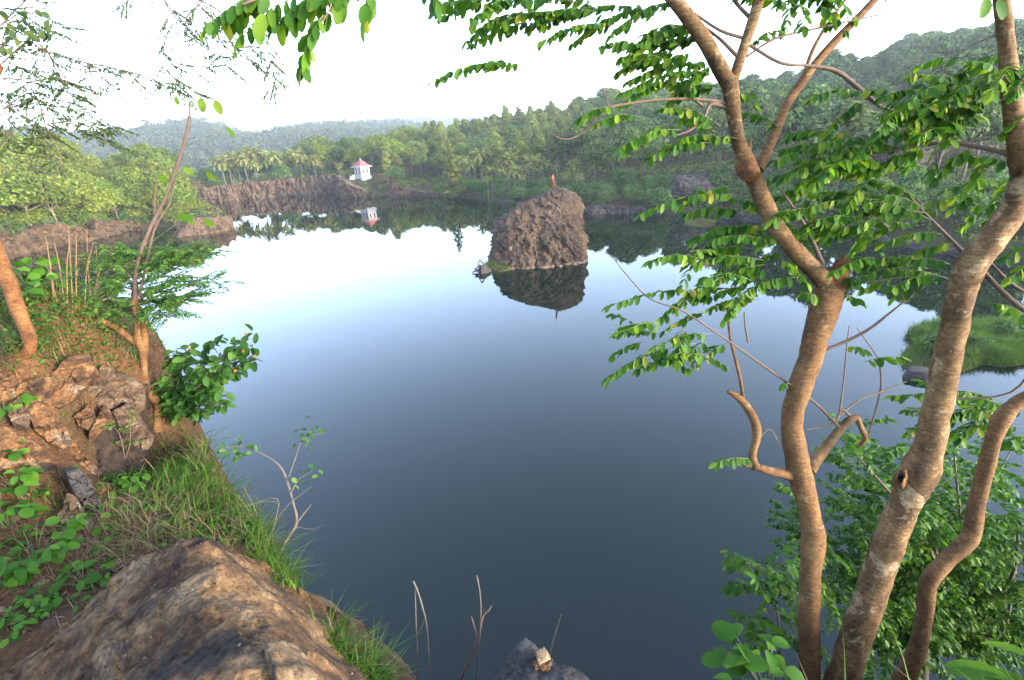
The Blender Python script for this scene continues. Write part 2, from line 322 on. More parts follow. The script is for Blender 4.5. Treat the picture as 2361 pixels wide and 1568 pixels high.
def shore(x, y):
    """signed distance outside the lake (positive on land) and bank height / width of the nearest shore"""
    x = np.asarray(x, float); y = np.asarray(y, float); best = np.full(x.shape, 1e9); bh = np.zeros(x.shape); bw = np.ones(x.shape); ins = np.zeros(x.shape, bool); n = len(SH)
    for k in range(n):
        a, c = SH[k], SH[(k + 1) % n]; ex, ey = c[0] - a[0], c[1] - a[1]
        t = np.clip(((x - a[0]) * ex + (y - a[1]) * ey) / (ex * ex + ey * ey), 0, 1)
        d = np.hypot(x - a[0] - t * ex, y - a[1] - t * ey); mk = d < best
        best = np.where(mk, d, best); bh = np.where(mk, a[2] + t * (c[2] - a[2]), bh); bw = np.where(mk, a[3] + t * (c[3] - a[3]), bw)
        cr = ((a[1] > y) != (c[1] > y)) & (x < (c[0] - a[0]) * (y - a[1]) / (c[1] - a[1] + 1e-12) + a[0]); ins ^= cr
    return np.where(ins, -best, best), bh, bw
def land_z(x, y):
    x = np.asarray(x, float); y = np.asarray(y, float); s, bh, bw = shore(x, y); r = np.hypot(x, y); az = np.arctan2(x, np.maximum(y, 1e-3))
    zs = np.interp(az, _az, _zs); Ds = np.interp(az, _az, _ds)
    sp = np.maximum(s, 0); t = np.clip((sp - bw) / (np.maximum(sp - bw, 0) + np.maximum(Ds - r, 0) + 1e-6), 0, 1)
    t = t * smooth(15, 45, y)
    z = bh * smooth(-.05, 1, sp / bw) + np.maximum(zs - bh, -2) * t
    P = xyz(x, y); z = z + (fbm(P * .12, 4, 3) * .9 + fbm(P * .7, 3, 9) * .22) * smooth(0, 6, sp) * smooth(6, 25, y)
    near = (np.abs(x) < 14) & (y < 14); z = np.where(near, np.minimum(z, 12.0), z)
    return np.where(s < 0, -np.minimum(-s * 1.2, 4) - .05, z), s
gx = np.arange(-345, 350, 1.5); gy = np.arange(-45, 430, 1.5); X, Y = np.meshgrid(gx, gy); Z, Sg = land_z(X, Y)
nx, ny = len(gx), len(gy); ii = (np.arange(ny - 1)[:, None] * nx + np.arange(nx - 1)[None]).ravel()
mb = MB(); mb.add(np.stack([X, Y, Z], -1), np.stack([ii, ii + 1, ii + nx + 1, ii + nx], -1), 0, True)
tag(mb.build('ground', M['land']), kind='structure')
mb = MB(); mb.add([(-180, -10, 0), (120, -10, 0), (120, 230, 0), (-180, 230, 0)], [[0, 1, 2, 3]]); tag(mb.build('water', M['water']), kind='structure')

# far hills: two ridges, each a thick landform with its own distance
def hill(name, prof, R0, R1, seed):
    az, zt = [], []
    for a, b_ in prof:
        d = ray(a, b_); az.append(math.atan2(d[0], d[1])); zt.append(EYE + d[2] / math.hypot(d[0], d[1]) * R1)
    A = np.linspace(min(az), max(az), 260); T = np.linspace(0, 1.5, 70); AA, TT = np.meshgrid(A, T); top = np.interp(AA, az, zt)
    R = R0 + (R1 - R0) * TT; prof_ = np.where(TT <= 1, smooth(0, 1, TT) * .75 + TT * .25, 1 - .8 * (TT - 1)); x = R * np.sin(AA); y = R * np.cos(AA)
    P = xyz(x, y); z = (top - 6) * prof_ + fbm(P * .006, 5, seed) * 14 * np.minimum(TT, 1) * (1 - .75 * np.exp(-((TT - 1) / .12) ** 2)) + fbm(P * .04, 3, seed + 5) * 3
    mb = MB(); na = len(A); i = (np.arange(len(T) - 1)[:, None] * na + np.arange(na - 1)[None]).ravel()
    mb.add(np.stack([x, y, z], -1), np.stack([i, i + 1, i + na + 1, i + na], -1), 0, True); tag(mb.build(name, M['hill']), kind='structure')
    return x, y, z, TT
H1 = hill('hills', [(-700, 330), (-200, 312), (0, 292), (100, 289), (170, 299), (270, 293), (380, 286), (430, 280), (475, 276), (520, 290), (565, 308), (600, 303), (680, 292), (760, 283), (830, 279), (900, 277), (1000, 287), (1200, 303), (1500, 330)], 420, 1100, 21)
H2 = hill('hills', [(560, 330), (700, 303), (850, 280), (930, 270), (1000, 266), (1080, 264), (1180, 268), (1400, 284), (1700, 320)], 1250, 1800, 33)
mb = MB()
for (x, y, z, TT), cnt, sz in ((H1, 5200, 1.0), (H2, 1800, 1.25)):
    fi = rng.integers(0, x.size, cnt); tt = TT.ravel()[fi]; fi = fi[(tt > .03) & (tt < 1.12)]; c = np.stack([x.ravel()[fi], y.ravel()[fi], z.ravel()[fi]], -1) + rng.normal(size=(len(fi), 3)) * (6, 6, 0)
    k = 30; rr = rng.uniform(3.0, 6.5, len(fi)) * sz; dd = unit(rng.normal(size=(len(fi), k, 3))); dd[..., 2] = np.abs(dd[..., 2])
    B = (c[:, None] + dd * rr[:, None, None] * np.array([1, 1, 1.2]) + np.array([0, 0, 1.5])).reshape(-1, 3); Nn = (dd + rng.normal(size=dd.shape) * .35).reshape(-1, 3)
    Dn = unit(np.cross(Nn, rng.normal(size=Nn.shape))); Ls = np.repeat(rr, k) * .55; leaves(mb, B - Dn * Ls[:, None] * .5, Dn, Nn, Ls, Ls * .8, False, cup=-.3)
M['leaf_hill'] = leaf_mat('distant_wood_foliage', [(0, (.045, .065, .028)), (.6, (.062, .085, .034)), (1, (.085, .10, .04))], 0, .8, .1)
tag(mb.build('hill_forest', M['leaf_hill']), 'dense hazy forest covering the distant hills', 'forest', kind='stuff')

# ================================================================ quarry rock faces
def rock_wall(name, pts, label, cat, mat, thick=3.0, amp=.7, seed=1, uf=.9, vf=.22, step=.35, hn=.35):
    """pts: x, y, top height along the waterline; a thick rock mass with a broken vertical face"""
    P = np.array(pts, float); L = np.concatenate([[0], np.cumsum(np.hypot(*np.diff(P[:, :2], axis=0).T))]); u = np.arange(0, L[-1], step)
    x, y, h = (np.interp(u, L, P[:, k]) for k in range(3)); tx, ty = np.gradient(x), np.gradient(y); l = np.hypot(tx, ty); nx_, ny_ = ty / l, -tx / l
    h = np.maximum(h + fbm(xyz(u * .35), 4, seed + 3) * hn, .4)
    v = np.concatenate([np.linspace(-.6, 1, 26), [1.0] * 6]); back = np.concatenate([np.zeros(26), np.linspace(.3, 1, 6)])
    U, Vv = np.meshgrid(u, v); hh = np.where(Vv < 0, Vv * 1.6, Vv * h[None]); base = np.stack([x[None] + 0 * U, y[None] + 0 * U, hh], -1)
    q = xyz(U * uf, hh * vf * 2.2, seed * 3.1); d = amp * (.8 * ridged(q, 4, seed) + .5 * fbm(xyz(U * .12, hh * .1, seed), 3, seed + 7)) - .12 * np.maximum(hh, 0)
    d = d + facet(np.stack([U, hh, 0 * U], -1), int(L[-1] * 5), seed + 11, .16 * amp, .3, [[1, 0, 0], [0, .45, 0], [0, 0, 1]])
    d = d * (1 - back[:, None]) - back[:, None] * thick
    base[..., 0] += nx_[None] * d; base[..., 1] += ny_[None] * d; base[..., 2] += np.where(back[:, None] > 0, fbm(base * .8, 3, seed) * .25 - back[:, None] * .5, fbm(q * 1.4, 2, seed) * .08)
    n = len(u); i = (np.arange(len(v) - 1)[:, None] * n + np.arange(n - 1)[None]).ravel(); mb = MB(); mb.add(base, np.stack([i, i + 1, i + n + 1, i + n], -1), 0, False)
    o = mb.build(name, mat); return tag(o, label, cat)
rock_wall('quarry_cliff', [(-117.5, 189.5, 4.6), (-114, 188.5, 5.0), (-110.8, 187.5, 5.5), (-105, 190.5, 5.9), (-100.4, 193.3, 6.0), (-90, 194.6, 6.3), (-80, 194.9, 6.7), (-70, 193, 6.9), (-62.4, 190, 6.8), (-60.5, 186, 6.2)], 'long brown quarry cliff with a broken vertical face across the lake', 'cliff', M['rock_far'], 3.0, .75, 4)
rock_wall('rock_spur', [(-60.2, 186, 6.0), (-58.5, 180, 6.0), (-56.8, 176.3, 5.8), (-54, 174.6, 5.0), (-51, 173.4, 3.8), (-47.5, 172, 2.0), (-44, 172.5, .8)], 'dark rock spur sloping to the water below the white pavilion', 'rock', M['rock_far'], 3.5, .6, 9)
rock_wall('rock_spur', [(-38.5, 173, .6), (-37, 168, 2.8), (-36, 164.6, 4.6), (-33, 163.6, 3.6), (-29, 163, 2.2), (-25, 162, 1.2), (-20, 159.6, .8)], 'jagged brown rock spur right of the grassy inlet on the far shore', 'rock', M['rock_far'], 3.0, .6, 15)
rock_wall('rock_ledge', [(15.5, 112, .4), (17.2, 106, 1.0), (18.5, 101.6, 1.8), (22, 100.4, 1.7), (27, 99.6, 1.2), (31, 95, .7)], 'grey rock ledge at the waterline right of the monolith', 'rock', M['rock_dark'], 2.0, .4, 23)
rock_wall('rock_ledge', [(36, 91.6, .5), (41, 84.5, .9), (45.4, 74, .7), (48.4, 65, .9), (50.4, 56, .9), (52.5, 47.4, .9), (55, 43, 1.2)], 'low dark rock ledge along the right shore behind the trees', 'rock', M['rock_dark'], 1.6, .35, 29)
rock_wall('rock_ledge', [(-75, 59.6, 4.0), (-89.4, 80, 4.2), (-93.1, 89, 4.4), (-93.5, 95, 4.3), (-92.8, 103, 3.9), (-90.5, 110, 3.2), (-92, 118, 1.8), (-89, 121, .8)], 'low brown earth and rock bank along the left shore', 'rock', M['rock_bank'], 3.0, .8, 37, .6, .5, .35, 1.5)

# block of rock off the left shore
def plane_rock(mb, centre, planes, res=5, amp=.05, freq=2.0, seed=0, rot=0.0, mat=0, sharp=14, flat=False, fct=0, foff=.05):
    """a faceted rock: half-spaces (normal, distance) blended, then roughened"""
    import bmesh
    bm = bmesh.new(); bmesh.ops.create_icosphere(bm, subdivisions=res, radius=1); bm.verts.ensure_lookup_table()
    D = np.array([v.co[:] for v in bm.verts]); Fc = np.array([[v.index for v in f.verts] for f in bm.faces]); bm.free()
    Nn = unit(np.array([p[0] for p in planes], float)); dd = np.array([p[1] for p in planes], float); c = np.maximum(D @ Nn.T, 0) / dd
    inv = (c ** sharp).sum(1) ** (1 / sharp); P = D / inv[:, None]; s = dd.mean()
    P = P * (1 + amp * (ridged(P * freq / s, 4, seed) * .6 + fbm(P * freq * 3 / s, 4, seed + 4) * .5))[:, None]
    if fct: P = P + unit(P) * facet(P, fct, seed + 5, foff * s, .22)[:, None]
    if rot: cr, sr = math.cos(rot), math.sin(rot); P = P @ np.array([[cr, sr, 0], [-sr, cr, 0], [0, 0, 1]])
    mb.add(P + np.asarray(centre), Fc, mat, not flat)
def rnd_planes(sx, sy, sz, n, seed):
    r = np.random.default_rng(seed); d = unit(r.normal(size=(n, 3))); ext = np.sqrt((d[:, 0] * sx) ** 2 + (d[:, 1] * sy) ** 2 + (d[:, 2] * sz) ** 2)
    return [(tuple(a), e * f) for a, e, f in zip(d, ext, r.uniform(.72, 1.0, n))] + [((1, 0, 0), sx), ((-1, 0, 0), sx), ((0, 1, 0), sy), ((0, -1, 0), sy), ((0, 0, 1), sz), ((0, 0, -1), sz)]
bc = at_z(457, 541, 0) + (0, 2.5, .5); mb = MB(); plane_rock(mb, bc, [((1, -.15, .05), 4.4), ((-1, .2, .1), 4.6), ((.1, -1, .16), 2.9), ((0, 1, 0), 4), ((.05, .1, 1), 2.5), ((0, 0, -1), 2.5), ((.7, -.7, .1), 4.0), ((-.6, -.6, .5), 4.0)], 6, .09, 2.5, 5, .3, sharp=34, flat=True, fct=60, foff=.05)
tag(mb.build('block_rock', M['rock_far'], loc=bc), 'square brown block of rock standing in the water off the left shore', 'rock')

# the monolith in the middle of the lake
OL = [(1136, 607), (1144, 555), (1154, 518), (1179, 490), (1204, 470), (1236, 457), (1258, 442), (1281, 431)]
OR = [(1355, 612), (1354, 604), (1349, 586), (1347, 535), (1338, 498), (1334, 468), (1323, 449), (1303, 437), (1281, 430)]
def side(pl):
    out = []
    for a, b_ in pl:
        Yc = 63.0
        for _ in range(6):
            p = at_y(a, b_, Yc); Yc = 62.5 + 5.5 * max(p[2], 0) / 8.6
        out.append((max(p[2], 0), p[0]))
    return np.array(sorted(out))
sl, sr_ = side(OL), side(OR); ZT = min(sl[-1, 0], sr_[-1, 0])
zz = np.concatenate([[-1.5, -.6], np.linspace(0, ZT, 130) ]); th = np.linspace(0, 2 * np.pi, 330, endpoint=False); ZZ, TH = np.meshgrid(zz, th, indexing='ij')
tz = np.clip(ZZ / ZT, 0, 1); xl = np.interp(ZZ, sl[:, 0], sl[:, 1]); xr = np.interp(ZZ, sr_[:, 0], sr_[:, 1]); 
yf = 59.2 + 8.3 * tz ** 1.2; ym = 62.8 + 5.0 * tz; yb = ym + 7.5 * (1 - tz) + .7
pw = .72; cs, sn = np.cos(TH), np.sin(TH); ex = np.sign(cs) * np.abs(cs) ** pw; ey = np.sign(sn) * np.abs(sn) ** pw
x = (xl + xr) / 2 + ex * (xr - xl) / 2; y = np.where(sn < 0, ym + ey * (ym - yf), ym + ey * (yb - ym)); P = np.stack([x, y, ZZ], -1)
cen = np.stack([(xl + xr) / 2, ym, ZZ], -1); dirn = unit(P - cen + np.array([0, 0, .001])); ca_, sa_ = math.cos(.6), math.sin(.6); q = np.stack([P[..., 0] * ca_ - P[..., 2] * sa_ * 1.3, P[..., 1] * .5, (P[..., 0] * sa_ + P[..., 2] * ca_) * .42], -1)
q2 = np.stack([P[..., 0] * ca_ + P[..., 2] * sa_, P[..., 1] * .7, (-P[..., 0] * sa_ + P[..., 2] * ca_) * .5], -1)
dsp = (ridged(q * .8, 3, 41) * .2 + ridged(q2 * 1.7, 3, 43) * .12 + fbm(P * .3, 2, 44) * .3 + fbm(P * np.array([2.2, .7, 1.2]), 3, 46) * .08 + facet(P, 420, 48, .09, .2, [[.95, 0, -.12], [0, .22, 0], [.5, 0, .24]]) + facet(P, 1800, 49, .045, .3, [[.9, 0, .2], [0, .25, 0], [-.5, 0, .3]])) * (.35 + .65 * np.minimum(1, np.linalg.norm(P - cen, axis=-1) / 3)); P = P + dirn * dsp[..., None] * np.where(ZZ < 0, .6, 1)[..., None]
n = len(th); mb = MB(); i = np.arange(len(zz) - 1)[:, None] * n; j = np.arange(n)[None]; j2 = (j + 1) % n
mb.add(P, np.stack([i + j, i + j2, i + n + j2, i + n + j], -1).reshape(-1, 4), 0, False); mb.add(np.vstack([P[-1], cen[-1, :1] + [0, 0, .15]]), [[k, (k + 1) % n, n] for k in range(n)], 0, False)
_n = M['rock_isle'].node_tree; _b = _n.nodes['Principled BSDF']; _c = _b.inputs['Base Color'].links[0].from_socket; _sx = _n.nodes.new('ShaderNodeSeparateXYZ'); _n.links.new(coords(_n), _sx.inputs[0]); _wv = N_(_n, 'ShaderNodeMath', operation='MULTIPLY_ADD'); _wv.inputs[1].default_value = .5; _n.links.new(noise(_n, coords(_n), 1.2, 3), _wv.inputs[0]); _n.links.new(_sx.outputs['Z'], _wv.inputs[2])
_n.links.new(mix(_n, ramp(_n, _wv.outputs[0], [(.40, (1, 1, 1)), (.52, (0, 0, 0))]), _c, (.115, .08, .055)), _b.inputs['Base Color'])   # pale line left by the falling water
tag(mb.build('rock_monolith', M['rock_isle'], loc=(4.5, 66, 0)), 'tall brown rock stack rising from the middle of the lake with a flag on top', 'rock')
MONO_TOP = cen[-1, 0]; MONO_P = P
p = at_y(1283, 436, 68.2); ft = at_y(1275, 400, 68.2)
M['flag'] = plain('orange_flag_cloth', (.75, .10, .03), .8, .15, 3); M['wood'] = plain('weathered_wood', (.11, .08, .06), .9, .3, 8); M['white_paint'] = plain('white_limewash', (.62, .58, .565), .8, .08, 2)
r = empty('flag', (p[0], p[1], p[2] - .4), 'small orange pennant on a thin pole on top of the lake rock', 'flag')
mb = MB(); a = np.array([p[0], p[1], p[2] - .5]); tube(mb, [a, (a + ft) / 2, ft], [.06, .05, .035], 8, 1); mb.build('pole', M['wood'], r)
mb = MB(); k = 12; t = np.linspace(0, 1, k); top = ft - (ft - a) * .03; hgt = 2.1; Vv = []
for tk in t: wv = .34 * np.sin(np.pi * min(1, tk * 1.15)) ** .8 * (1 - .35 * tk); Vv += [top + (a - ft) / np.linalg.norm(a - ft) * hgt * tk + np.array([.03, -.02, 0]), top + (a - ft) / np.linalg.norm(a - ft) * hgt * tk + np.array([-wv * .9, -.12 * math.sin(tk * 9), -wv * .5])]
mb.add(Vv, [[2 * q_, 2 * q_ + 1, 2 * q_ + 3, 2 * q_ + 2] for q_ in range(k - 1)], 0, True); o = mb.build('pennant', M['flag'], r); md = o.modifiers.new('thickness', 'SOLIDIFY'); md.thickness = .02
mb = MB(); plane_rock(mb, p + np.array([.05, -.5, -.25]), rnd_planes(.42, .35, .3, 8, 3), 3, .08, 2, 3); tag(mb.build('white_stone', M['white_paint'], loc=p + np.array([.05, -.5, -.25])), 'white painted stone at the foot of the flag pole', 'stone')
mb = MB(); cc = p + np.array([.9, -1.3, -.85]); plane_rock(mb, cc, rnd_planes(.8, .5, .4, 8, 8), 4, .08, 2, 6); tag(mb.build('loose_rock', M['rock_far'], loc=cc), 'loose pale brown rock resting just below the flag on the lake rock', 'rock')

# driftwood heap beside the monolith
c0 = at_z(1112, 628, 0); r = empty('driftwood_heap', c0, 'heap of driftwood and broken boards at the left foot of the lake rock', 'driftwood')
mb = MB(); 
for (dx, dy, z0, dx2, dy2, z1, rad) in ((-1.1, 0, .15, .9, .3, .5, .10), (-.7, .3, .1, -.2, .5, 1.5, .09), (-.2, .5, 1.5, .5, .3, .5, .10), (-.5, -.2, .15, .8, -.1, .2, .13), (.1, 0, .1, .5, .4, 1.0, .08), (-1.3, -.1, .1, -.3, -.2, .2, .07)):
    tube(mb, [c0 + (dx, dy, z0), c0 + ((dx + dx2) / 2, (dy + dy2) / 2, (z0 + z1) / 2 + .05), c0 + (dx2, dy2, z1)], [rad, rad * .9, rad * .6], 7, 3, .2)
mb.build('branch', M['wood'], r)
mb = MB(); plane_rock(mb, c0 + (.35, .1, .25), [((1, 0, .3), .6), ((-1, .1, .2), .7), ((0, 1, 0), .5), ((0, -1, .2), .5), ((.3, -.2, 1), .42), ((0, 0, -1), .4)], 4, .06, 2, 3, .4, sharp=30); mb.build('stone', M['rock_dark'], r)
mb = MB(); plane_rock(mb, c0 + (-.75, .05, .45), rnd_planes(.22, .25, .18, 6, 5), 3, .1, 2, 4); mb.build('bundle', plain('faded_cloth', (.26, .20, .17), .9), r)

# ================================================================ the pavilion and the white block
pc = at_y(836, 407, 186); pz = float(land_z([pc[0]], [pc[1]])[0][0]); PB = np.array([pc[0] + .0, 186.5, max(pz, pc[2]) - .2])
pav = empty('pavilion', PB, 'small white pavilion with a red pyramid roof on the far bank', 'pavilion')
def box(mb, c, s, rot=0.0, mat=0, taper=1.0):
    x, y, z = np.array(s) / 2; V = np.array([(-x, -y, -z), (x, -y, -z), (x, y, -z), (-x, y, -z), (-x * taper, -y * taper, z), (x * taper, -y * taper, z), (x * taper, y * taper, z), (-x * taper, y * taper, z)])
    cr, sr = math.cos(rot), math.sin(rot); V = V @ np.array([[cr, sr, 0], [-sr, cr, 0], [0, 0, 1]]) + np.asarray(c)
    mb.add(V, [[0, 3, 2, 1], [4, 5, 6, 7], [0, 1, 5, 4], [1, 2, 6, 5], [2, 3, 7, 6], [3, 0, 4, 7]], mat)
PR = math.radians(52); A_ = 4.5; PS = .86
def pv(l, rot=PR): 
    cr, sr = math.cos(rot), math.sin(rot); return np.array([l[0] * cr - l[1] * sr, l[0] * sr + l[1] * cr, l[2]]) * PS + PB
def wall_with_openings(mb, face):
    """one wall, 0.2 thick, with two tall openings"""
    fr = PR + face * math.pi / 2
    for cx_, w_, z0, z1 in ((-1.85, .8, .3, 4.0), (1.85, .8, .3, 4.0), (0, 1.3, .3, 4.0), (-1.05, .8, .3, 1.6), (1.05, .8, .3, 1.6), (-1.05, .8, 3.55, 4.0), (1.05, .8, 3.55, 4.0)):
        box(mb, pv((cx_, -A_ / 2 + .1, (z0 + z1) / 2), fr), np.array((w_, .2 if abs(cx_) != 1.05 else .19, z1 - z0)) * PS, fr)
mb = MB()
for f in range(4): wall_with_openings(mb, f)
mb.build('wall', M['white_paint'], pav)
M['win'] = plain('dark_red_shutter', (.085, .022, .02), .7, .2, 5)
for f in range(4):
    for cx_ in (-1.05, 1.05):
        fr = PR + f * math.pi / 2; mb = MB(); box(mb, pv((cx_, -A_ / 2 + .14, 2.57), fr), np.array((.79, .05, 1.94)) * PS, fr); mb.build('window', M['win'], pav)
mb = MB(); box(mb, pv((0, 0, -.8)), np.array((5.0, 5.0, 2.6)) * PS, PR); mb.build('plinth', M['white_paint'], pav)
mb = MB(); box(mb, pv((0, -A_ / 2 - .1, 1.35), PR - math.pi / 2 * 1), np.array((2.6, .2, .16)) * PS, PR - math.pi / 2); mb.build('ledge', M['win'], pav)
mb = MB(); box(mb, pv((0, 0, 4.17)), np.array((6.0, 6.0, .34)) * PS, PR); mb.build('eave', M['white_paint'], pav)
m, n, b = new_mat('faded_red_roof'); c = mix(n, ramp(n, noise(n, coords(n), .5, 4, .6), [(.60, (0, 0, 0)), (.64, (1, 1, 1))]), (.24, .05, .05), (.34, .25, .19)); wv_ = N_(n, 'ShaderNodeTexWave'); wv_.inputs['Scale'].default_value = 1.6; wv_.bands_direction = 'Z'; n.links.new(coords(n), wv_.inputs['Vector']); c = mix(n, .25, c, wv_.outputs['Color'], 'MULTIPLY'); n.links.new(c, b.inputs['Base Color']); b.inputs['Roughness'].default_value = .85
mb = MB(); box(mb, pv((0, 0, 5.72)), np.array((5.3, 5.3, 2.75)) * PS, PR, taper=.03); mb.build('roof', m, pav)
mb = MB(); tube(mb, [pv((0, 0, 7.0)), pv((0, 0, 7.3)), pv((0, 0, 7.55))], [.16, .2, .03], 8, 3); mb.build('finial', M['white_paint'], pav)
mb = MB(); Vs = [(-2.2, -5.3, -1.8), (-2.2, -5.3, .35), (-2.2, -2.55, 1.35), (-2.2, -2.55, -1.8)]; fr = PR - math.pi / 2
V = [pv(v, fr) for v in Vs] + [pv((v[0] + .25, v[1], v[2]), fr) for v in Vs]; mb.add(V, [[0, 1, 2, 3], [7, 6, 5, 4], [0, 4, 5, 1], [1, 5, 6, 2], [2, 6, 7, 3], [3, 7, 4, 0]]); mb.build('parapet', M['white_paint'], pav)
wb = at_y(777, 411, 192.5); mb = MB(); box(mb, (wb[0], 192.5, wb[2] + .0), (2.3, 1.4, 1.5), .15); o = mb.build('water_tank', M['white_paint'], loc=(wb[0], 192.5, wb[2])); tag(o, 'low white box on the cliff top left of the pavilion', 'tank'); md = o.modifiers.new('bevel', 'BEVEL'); md.width = .12; md.segments = 2
# ================================================================ far trees: prototypes, each tree = trunk + crown
def crown_leaves(mb, blobs, n, size, mat=0, up=.3, wr=.7):
    """leaf clumps spread through the outer half of several ellipsoids: blobs = (x, y, z, rx, rz)"""
    Bl = np.array(blobs, float); vol = (Bl[:, 3] ** 2 * Bl[:, 4]) ** .67; pick = rng.choice(len(Bl), n, p=vol / vol.sum()); q = Bl[pick]
    d = unit(rng.normal(size=(n, 3))); d[:, 2] = np.where(d[:, 2] < -.5, -d[:, 2], d[:, 2]); rad = rng.uniform(.45, 1.08, n) ** .6
    P = q[:, :3] + d * np.stack([q[:, 3], q[:, 3], q[:, 4]], -1) * rad[:, None]; Nn = unit(d + UP * up + rng.normal(size=(n, 3)) * .45)
    D = unit(np.cross(Nn, rng.normal(size=(n, 3)))); L = size * rng.uniform(.7, 1.35, n); leaves(mb, P - D * L[:, None] * .5, D, Nn, L, L * wr, False, mat, cup=-.25, droop=.2)
def proto(name, trunk_mb, crown_mb, tm, cm):
    r = bpy.data.objects.new(name, None); r.empty_display_size = .5
    t = bpy.data.objects.new('trunk', trunk_mb.mesh(name + '_trunk', tm)); c = bpy.data.objects.new('crown', crown_mb.mesh(name + '_crown', cm)); t.parent = r; c.parent = r
    return r, [t, c]
def tree_broad(h, w_, n, lf, seed, spread=1.0, low=.34, flat=1.0, tm='trunk_dark'):
    r = np.random.default_rng(seed); t, c = MB(), MB(); lean = r.normal(size=2) * .05 * h; top = np.array([lean[0], lean[1], h * .62])
    tube(t, [(0, 0, -.8), (lean[0] * .2, lean[1] * .2, h * .25), top], [h * .021, h * .016, h * .006], 7, 4); blobs = []
    nb = 9
    for k in range(nb):
        a = k * 2.4 + r.uniform(-.4, .4); f = math.sqrt((k + .5) / nb); rr = w_ * .5 * f * .78 * spread; zc = h * (low + (1 - low) * (.80 - .55 * f ** 1.6 * r.uniform(.6, 1.1)) * flat); br = w_ * r.uniform(.19, .29)
        b_ = np.array([math.cos(a) * rr + lean[0], math.sin(a) * rr + lean[1], zc]); blobs.append((*b_, br, br * r.uniform(.6, .85) * flat))
        tube(t, [np.array([lean[0], lean[1], 1]) * (.3, .3, h * r.uniform(.25, .4)), b_ * (.6, .6, .85), b_], [h * .009, h * .006, h * .002], 5, 2)
    blobs.append((lean[0], lean[1], h * .84, w_ * .22, h * .14 * flat)); crown_leaves(c, blobs, n, h * .058)
    return t, c
def tree_slender(h, n, seed):
    r = np.random.default_rng(seed); t, c = MB(), MB(); tube(t, [(0, 0, -.8), (r.normal() * .15, r.normal() * .15, h * .5), (r.normal() * .3, 0, h * .93)], [h * .013, h * .01, h * .003], 6, 3)
    blobs = [(r.normal() * .5, r.normal() * .5, h * z, h * rr, h * .085) for z, rr in ((.46, .11), (.55, .16), (.65, .18), (.75, .18), (.84, .155), (.92, .11))]
    blobs += [(math.cos(a) * h * .1, math.sin(a) * h * .1, h * r.uniform(.5, .8), h * .1, h * .07) for a in r.uniform(0, 6.3, 5)]
    crown_leaves(c, blobs, n, h * .05); return t, c
def tree_cone(h, n, seed):
    r = np.random.default_rng(seed); t, c = MB(), MB(); tube(t, [(0, 0, -.8), (0, 0, h * .5), (0, 0, h * .97)], [h * .016, h * .011, .02], 6, 3)
    blobs = [(math.cos(a * 2.4) * h * .13 * (1 - z), math.sin(a * 2.4) * h * .13 * (1 - z), h * z, h * (.03 + .17 * (1 - z)), h * .07) for a, z in enumerate(np.linspace(.12, .97, 15))]
    crown_leaves(c, blobs, n, h * .042); return t, c
def palm(h, fl, nf, seed, areca=False):
    r = np.random.default_rng(seed); t, c = MB(), MB(); lx, ly = r.normal(size=2) * (.02 if areca else .06) * h; top = np.array([lx, ly, h])
    tube(t, [(0, 0, -.8), (lx * .15, ly * .15, h * .35), (lx * .55, ly * .55, h * .7), top], [.07, .065, .06, .06] if areca else [.24, .16, .14, .13], 7, 4)
    for k in range(nf):
        az = k * 2.4 + r.uniform(-.2, .2); el = (1.25 - 1.75 * k / nf) if not areca else (1.15 - 1.1 * k / nf); d = np.array([math.cos(az), math.sin(az), 0]); s = np.linspace(0, 1, 9); f = fl * r.uniform(.85, 1.1)
        th_ = el - s * (1.25 if not areca else 1.0); P = top + np.cumsum(np.concatenate([np.zeros((1, 3)), (d * np.cos(th_)[:-1, None] + UP * np.sin(th_)[:-1, None]) * f / 8]), 0)
        tube(c, P, np.linspace(.05, .012, 9), 4, 1, mat=0, cap=False); T = unit(np.gradient(P, axis=0)); sd = unit(np.cross(T, UP)); tt = np.linspace(.12, 1, 15)
        Bp = np.stack([np.interp(tt, s, P[:, q]) for q in range(3)], -1); Tp = np.stack([np.interp(tt, s, T[:, q]) for q in range(3)], -1); Sp = np.stack([np.interp(tt, s, sd[:, q]) for q in range(3)], -1)
        for sg in (-1, 1): leaves(c, Bp, Sp * sg * .7 + Tp * .55 - UP * r.uniform(.25, .6), np.cross(Tp, Sp * sg) * sg + UP, f * .27 * np.sin(np.pi * (.12 + .8 * tt)) + .15, f * (.10 if not areca else .14), False, 0, cup=0, droop=.25)
    if not areca: crown_leaves(c, [(top[0], top[1], h - .15, .4, .3)], 24, .35)
    return t, c
def bush(h, w_, n, seed):
    r = np.random.default_rng(seed); t, c = MB(), MB(); blobs = []
    for k in range(8):
        a = r.uniform(0, 6.3); f = r.uniform(0, .32); zc = h * r.uniform(.3, .66); b_ = (math.cos(a) * w_ * f, math.sin(a) * w_ * f, zc); blobs.append((*b_, w_ * r.uniform(.17, .27), h * r.uniform(.22, .34)))
        tube(t, [(b_[0] * .1, b_[1] * .1, -.5), (b_[0] * .6, b_[1] * .6, zc * .6), b_], [.07, .05, .02], 5, 2)
    blobs.append((0, 0, h * .3, w_ * .42, h * .32)); crown_leaves(c, blobs, n, max(.3, h * .085)); return t, c
